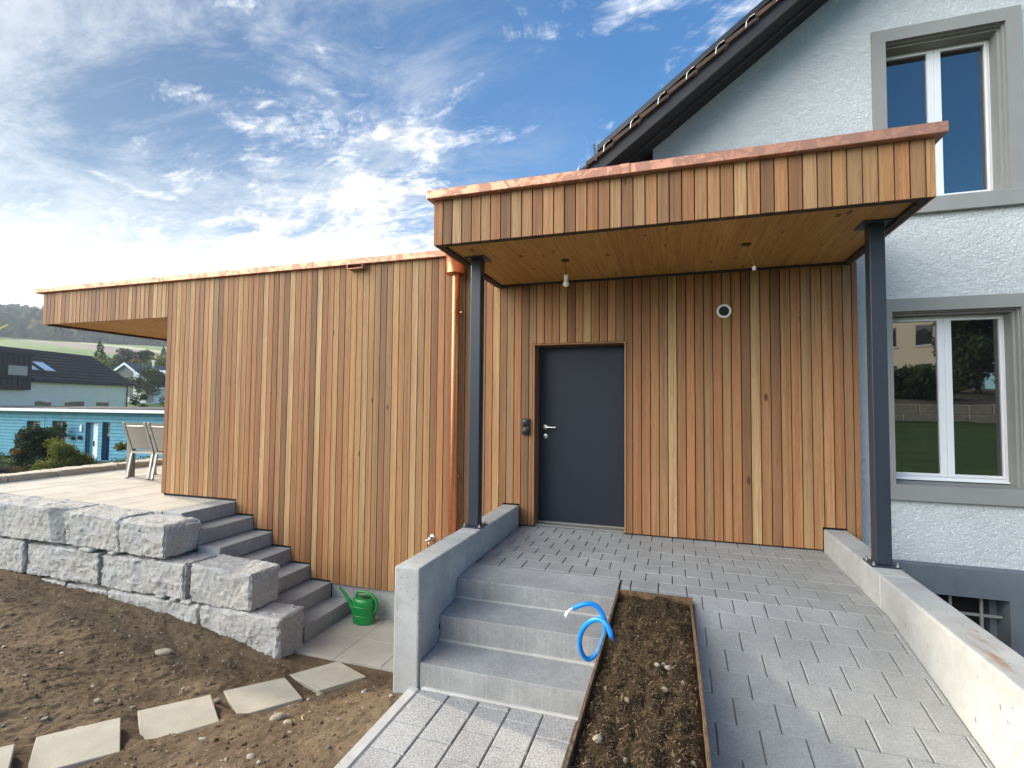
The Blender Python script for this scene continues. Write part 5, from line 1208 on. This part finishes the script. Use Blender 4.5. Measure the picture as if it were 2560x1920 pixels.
def dark_house():
    f = oriented((-53.59, 38.0)); t = thing('tiled_house', f(-8, -5, -2), 'cream house with a long dark tiled roof, a boarded dormer and two skylights', 'building')
    m = MB(); hbox(m, f, -22, -0.35, -9.6, -0.45, -2.2, 3.06); q = [f(-0.35, -9.6, 3.06), f(-0.35, -0.45, 3.06), f(-0.35, -5.0, 5.9)]; m.quadmesh(q, [(0, 1, 2)]); m.build('wall', M_WALLW, t)
    m = MB(); rise = (6.12-3.1)/5.0; n = 19
    for k in range(n):
        a, b = k/n, (k+1)/n; za, zb = 3.10+3.02*a, 3.10+3.02*b
        m.hexa([f(-22, -5*a, za-.05), f(0, -5*a, za-.05), f(0-0.9*0*b, -5*b, zb-.08), f(-22, -5*b, zb-.08), f(-22, -5*a-.03*(k%2), za+.13), f(0, -5*a-.03*(k%2), za+.13), f(0, -5*b, zb+.02), f(-22, -5*b, zb+.02)], 0, 0.1+0.8*(k%2))  # alternating course tint stands in for shaded and highlighted tile lips
    m.hexa([f(-22, -5, 6.05), f(0, -5, 6.05), f(0, -10, 3.05), f(-22, -10, 3.05), f(-22, -5, 6.13), f(0, -5, 6.13), f(0, -10, 3.13), f(-22, -10, 3.13)])
    rf = m.build('roof', M_SLATE, t)
    m = MB(); m.tube([f(-10.6, .06, 3.03), f(0, .06, 3.03)], .09, 8); m.tube([f(-.5, -.36, 3.0), f(-.5, -.36, -2)], .05, 8); m.build('gutter', M_BROWNC, rf)
    # skylights
    for s in (-9.45, -7.95):
        m = MB(); a, b = .19, .54
        def rp(s_, u, dz): return f(s_, -5*u, 3.1+3.02*u+dz)
        m.hexa([rp(s-.56, a, 0), rp(s+.56, a, 0), rp(s+.56, b, 0), rp(s-.56, b, 0), rp(s-.56, a, .22), rp(s+.56, a, .22), rp(s+.56, b, .22), rp(s-.56, b, .22)]); w = m.build('skylight', M_BROWNC, rf)
        m = MB(); m.hexa([rp(s-.45, a+.05, .2), rp(s+.45, a+.05, .2), rp(s+.45, b-.05, .2), rp(s-.45, b-.05, .2), rp(s-.45, a+.05, .24), rp(s+.45, a+.05, .24), rp(s+.45, b-.05, .24), rp(s-.45, b-.05, .24)]); m.build('pane', plain('skylight_sky_tint', (.42, .55, .70), .15), w)  # sky reflection painted as a pale blue base colour
    # dormer with standing boards
    m = MB(); hbox(m, f, -16, -10.7, -4.6, -.02, 2.25, 5.1)
    s = -16
    while s < -10.75: hbox(m, f, s, s+.035, -.02, .025, 2.25, 5.1); s += .42
    dm = m.build('dormer', M_BROWNC, t)
    m = MB(); hbox(m, f, -16.1, -10.55, -4.7, .12, 5.1, 5.24); m.build('flat_roof', M_BROWNC, dm)
    m = MB(); hbox(m, f, -12.75, -11.0, .0, .05, 3.3, 4.3); m.build('frame', M_BROWNC, dm); m = MB(); hbox(m, f, -12.62, -11.12, .04, .06, 3.42, 4.18); m.build('pane', plain('curtained_glass', (.32, .31, .26), .2), dm)
    for (a, b) in ((-9.9, -8.5), (-7.2, -5.3), (-4.0, -2.6)):
        m = MB(); hbox(m, f, a, b, -.5, -.43, .45, 1.36); m.build('window', M_GLASS, t)
    m = MB(); p = f(-13.0, -4.3, 5.9); m.tube([p, (p[0], p[1], 6.75)], .09, 10); m.tube([(p[0], p[1], 6.7), (p[0], p[1], 6.85)], .16, 10); m.build('flue', M_STEEL, rf)
dark_house()
def gable_house():
    f = oriented((-87.2, 60.0)); t = thing('gabled_house', f(5, 1, 0), 'distant white and grey gabled house with a slate blue roof and white verges', 'building')
    za = 7.84
    def zr(q): return za+0.69*q if q < 0 else za-0.72*q
    m = MB()
    def gab(q0, q1, z0, s=0.0): m.quadmesh([f(s, q0, z0), f(s, q1, z0), f(s, q1, zr(q1)-.15)] + ([f(s, 0, za-.15)] if q0 < 0 < q1 else []) + [f(s, q0, zr(q0)-.15)], [tuple(range(5 if q0 < 0 < q1 else 4))])
    gab(-1.6, 5.0, -1, 0.35); hbox(m, f, 0.4, 10, -1.6, 5.0, -1, 4.1); m.build('wall', plain('white_render', (.70, .72, .74), .9), t)
    m = MB(); gab(-1.6, 1.35, 2.2, 0.30); gab(3.75, 5.0, 1.2, .30); m.build('cladding', M_GREYP, t)
    m = MB()
    for (qa, qb) in ((-2.0, 0), (5.6, 0)): m.hexa([f(0, qa, zr(qa)-.1), f(10, qa, zr(qa)-.1), f(10, qb, za-.1), f(0, qb, za-.1), f(0, qa, zr(qa)+.06), f(10, qa, zr(qa)+.06), f(10, qb, za+.06), f(0, qb, za+.06)])
    rf = m.build('roof', M_SLATE2, t)
    m = MB()
    for (qa, qb) in ((-2.05, 0), (5.65, 0)): m.hexa([f(-.08, qa, zr(qa)-.32), f(0, qa, zr(qa)-.32), f(0, qb, za-.32), f(-.08, qb, za-.32), f(-.08, qa, zr(qa)+.08), f(0, qa, zr(qa)+.08), f(0, qb, za+.08), f(-.08, qb, za+.08)])
    m.obox(f(0, 5.65, zr(5.65)-.1), f(10, 5.65, zr(5.65)-.1), .12, .3); m.build('verge', M_ROOFW, rf)
    m = MB(); hbox(m, f, 3.6, 9.5, 2.1, 4.2, 5.35, 6.15); d = m.build('dormer', M_GREYP, t); m = MB(); m.hexa([f(3.4, 1.4, 7.0), f(9.6, 1.4, 7.0), f(9.6, 4.5, 6.15), f(3.4, 4.5, 6.15), f(3.4, 1.4, 7.12), f(9.6, 1.4, 7.12), f(9.6, 4.5, 6.35), f(3.4, 4.5, 6.35)]); m.build('dormer_roof', M_ROOFW, d)
    m = MB(); p = f(5.4, .7, 7.3); m.tube([p, (p[0], p[1], 8.55)], .16, 10); m.tube([(p[0], p[1], 8.5), (p[0], p[1], 8.75)], .3, 10); m.build('flue', M_STEEL, rf)
    m = MB(); hbox(m, f, .26, .3, 2.0, 2.8, 3.0, 3.9); m.build('window', M_GLASS, t)
gable_house()
def far_trees():
    def place(px, r):   # azimuth from a measured bearing
        a = math.radians(px); return (r*math.sin(a), r*math.cos(a))
    # bearing, range, base z, height, radius, kind, shape, label
    L = [(-57.2, 118, 2.2, 10.4, 2.6, 'dark', 'conifer', 'dark conifer above the right end of the dark tiled roof'), (-56.3, 122, 2.6, 7.2, 3.4, 'mid', 'bush', 'mid green tree right of the dark conifer'), (-56.9, 100, 1.0, 6.6, 3.0, 'yellow', 'bush', 'yellow green tree below the dark conifer'),
         (-55.5, 132, 3.5, 9.0, 3.0, 'grey', 'bush', 'bare looking grey green tree at the edge of the bright field'), (-54.8, 120, 2.4, 7.0, 2.4, 'autumn', 'bush', 'autumn orange tree in the row behind the gabled house'), (-54.1, 126, 3.0, 8.8, 2.6, 'dark', 'bush', 'dark rounded tree right of the orange tree'),
         (-52.9, 122, 2.6, 8.3, 4.2, 'yellow', 'bush', 'broad bright green tree right of the dark rounded tree'), (-52.6, 160, 6.5, 9.6, 2.5, 'dark', 'conifer', 'dark pine above the broad bright green tree'), (-53.6, 104, 1.2, 5.6, 3.0, 'mid', 'bush', 'low green tree just behind the ridge of the gabled house'),
         (-51.4, 118, 2.2, 8.0, 3.6, 'mid', 'bush', 'green tree at the edge of the timber wall'), (-55.0, 150, 5.3, 8.4, 1.8, 'dark', 'conifer', 'slim dark spruce on the edge of the field'), (-56.2, 88, 0.2, 5.0, 2.4, 'dark', 'bush', 'dark tree left of the gabled house'), (-60.2, 155, 5.8, 6.2, 1.8, 'grey', 'bush', 'small pale tree alone in the meadow above the dark tiled roof')]
    for i, (az, r, z, h, rad, kind, shape, lab) in enumerate(L):
        x, y = place(az, r); plant('tree', (x, y, z), h, rad, kind, lab, 'tree', 3200, .42 if shape == 'bush' else .36, 'conifer' if shape == 'conifer' else 'bush', 'trees between the village and the fields', seed=50+i, trunk=.12, lumps=22)
    # shrubs near the houses
    for i, (x, y, z, h, r, kind, lab) in enumerate([(-43.6, 34.5, -1.6, 4.6, 1.6, 'mid', 'rounded green shrub between the tiled house and the gabled house'), (-41.2, 33.6, -1.6, 4.0, 1.5, 'grey', 'loose grey green shrub above the right end of the bungalow roof'), (-39.0, 32.0, -1.6, 4.3, 1.1, 'autumn', 'russet shrub beside the timber wall above the bungalow roof'), (-45.9, 33.2, -1.6, 3.9, 1.2, 'mid', 'small green shrub in front of the right end of the cream wall'), (-52.0, 45.5, -1.6, 5.6, 1.1, 'dark', 'small dark tree in front of the white gable')]):
        plant('shrub', (x, y, z), h, r, kind, lab, 'shrub', 1800, .17, seed=80+i, trunk=.1)
    # wooded hillside
    bm = bmesh.new(); bmesh.ops.create_icosphere(bm, subdivisions=2, radius=1.0); B = np.array([v.co[:] for v in bm.verts]); BF = np.array([[v.index for v in fc.verts] for fc in bm.faces]); bm.free()
    rg = np.random.default_rng(3); n = 2300; az = np.radians(rg.uniform(-80, -42, n)); r = 424+230*rg.random(n)**0.85
    x, y = r*np.sin(az), r*np.cos(az); z = PROF(r); h = rg.uniform(9, 17, n); w = rg.uniform(3.5, 6.5, n); con = rg.random(n) < .3; w = np.where(con, w*.6, w)
    J = 1+0.30*rg.normal(size=(n, len(B), 1)).clip(-1.4, 1.4); tp = np.where(con[:, None], 1-.42*(B[None, :, 2]+1), 1.0)
    P = np.stack([B[None, :, 0]*w[:, None]*tp, B[None, :, 1]*w[:, None]*tp, B[None, :, 2]*(h/2)[:, None]], -1)*J
    P = P+np.stack([x, y, z+h/2-1], -1)[:, None]; F = (BF[None]+(np.arange(n)*len(B))[:, None, None]).reshape(-1, 3)
    rv = np.clip(np.repeat(rg.random(n), len(BF))+rg.normal(0, .12, n*len(BF)), 0, 1)
    mt = tint_mat('forest_canopy', [(0, (.022, .036, .018)), (.5, (.04, .058, .026)), (.8, (.07, .072, .028)), (1, (.13, .085, .03))], .9)
    o = raw('forest', P.reshape(-1, 3), F, mt, loc=(0, 0, 0), rnd=rv); setp(o, 'wooded hillside of mixed autumn forest above the fields', 'forest', kind='stuff')
    # tower crane whose jib ends at the left edge
    t = thing('tower_crane', (-195, 92, 8), 'yellow crane jib tips poking in at the left edge in front of the forest', 'crane'); my = plain('crane_yellow', (.62, .44, .06), .6)
    a = math.radians(-63.0); p = np.array([205*math.sin(a), 205*math.cos(a), CZ+205*.107]); b = np.array([-196, 88, 10.])
    m = MB(); m.obox(tuple(p), tuple(b+np.array([0, 0, 6])), .3, .35); m.build('jib', my, t); m = MB(); q = p+np.array([-.6, -.6, -4.2]); m.obox(tuple(q), tuple(b+np.array([0, 0, 3])), .2, .25); m.build('boom', my, t)
    m = MB(); m.box(-197, -195, 87, 89, 2, 16); m.build('mast', my, t)
far_trees()

# ================================================================== what the panes mirror, behind the photographer
def behind():
    t = thing('garden_wall', (10, -12.2, .8), 'low pale block wall across the lawn, mirrored in the lower window', 'wall')
    m = MB(); rg = random.Random(2)
    for row, (z0, z1) in enumerate(((.70, 1.12), (1.12, 1.52))):
        x = -14+row*.4
        while x < 30:
            w = rg.uniform(.7, 1.3); m.box(x+.01, x+w-.01, -12.5+row*.06, -12.0-row*.05-rg.uniform(0, .05), z0+.006, z1-.006, 0, rg.random()); x += w
    m.build('blocks', M_LIME, t, bevel=.02)
    t = thing('apartment_block', (16, -34, 1.8), 'pale apartment block mirrored in the lower window', 'building')
    m = MB(); m.box(6, 19.2, -46, -32, 1.5, 13.5); m.build('wall', plain('cream_facade', (.70, .64, .50), .9), t); t.rotation_euler = (0, 0, R(35))
    for x in (10.2, 13.0, 15.9, 18.0):
        for z in (3.1, 5.9, 8.8):
            m = MB(); m.box(x, x+.95, -31.99, -31.95, z, z+1.35); w = m.build('window', M_GLASS, t); m = MB(); m.box(x-.08, x+1.03, -31.98, -31.9, z-.12, z); m.build('sill', M_WHITE, w)
    for i, (x, y, h, r, kind, lab) in enumerate([(14.0, -18.5, 4.9, 1.9, 'mid', 'bushy tree mirrored in the middle of the lower window'), (17.6, -20.5, 7.4, 4.4, 'dark', 'large dark tree mirrored in the right pane of the lower window'), (21.5, -19.5, 6.0, 3.0, 'dark', 'dark tree beyond the right side of the mirrored bank'), (10.4, -15.5, 1.1, 1.5, 'mid', 'low green shrub on the mirrored bank')]):
        plant('tree', (x, y, 1.8), h, r, kind, lab, 'tree', 9000, .26, seed=90+i, trunk=.05, lumps=44)
behind()

# ================================================================== air
def haze():
    m = bpy.data.materials.new('haze'); m.use_nodes = True; t = NT(m.node_tree); t.n.clear()
    v = t.add('ShaderNodeVolumePrincipled'); t.set(v, 'Color', (0.80, 0.90, 1.0)); t.set(v, 'Density', 0.00042); t.set(v, 'Anisotropy', 0.25)
    o = t.add('ShaderNodeOutputMaterial'); t.l.new(v.outputs[0], o.inputs['Volume'])
    mb = MB(); mb.box(-760, 120, -120, 620, -4.5, 105); h = mb.build('haze', m, loc=(0, 0, 0)); setp(h, 'pale autumn haze over the valley', 'haze', kind='stuff')
HAZE = True
if HAZE: haze()
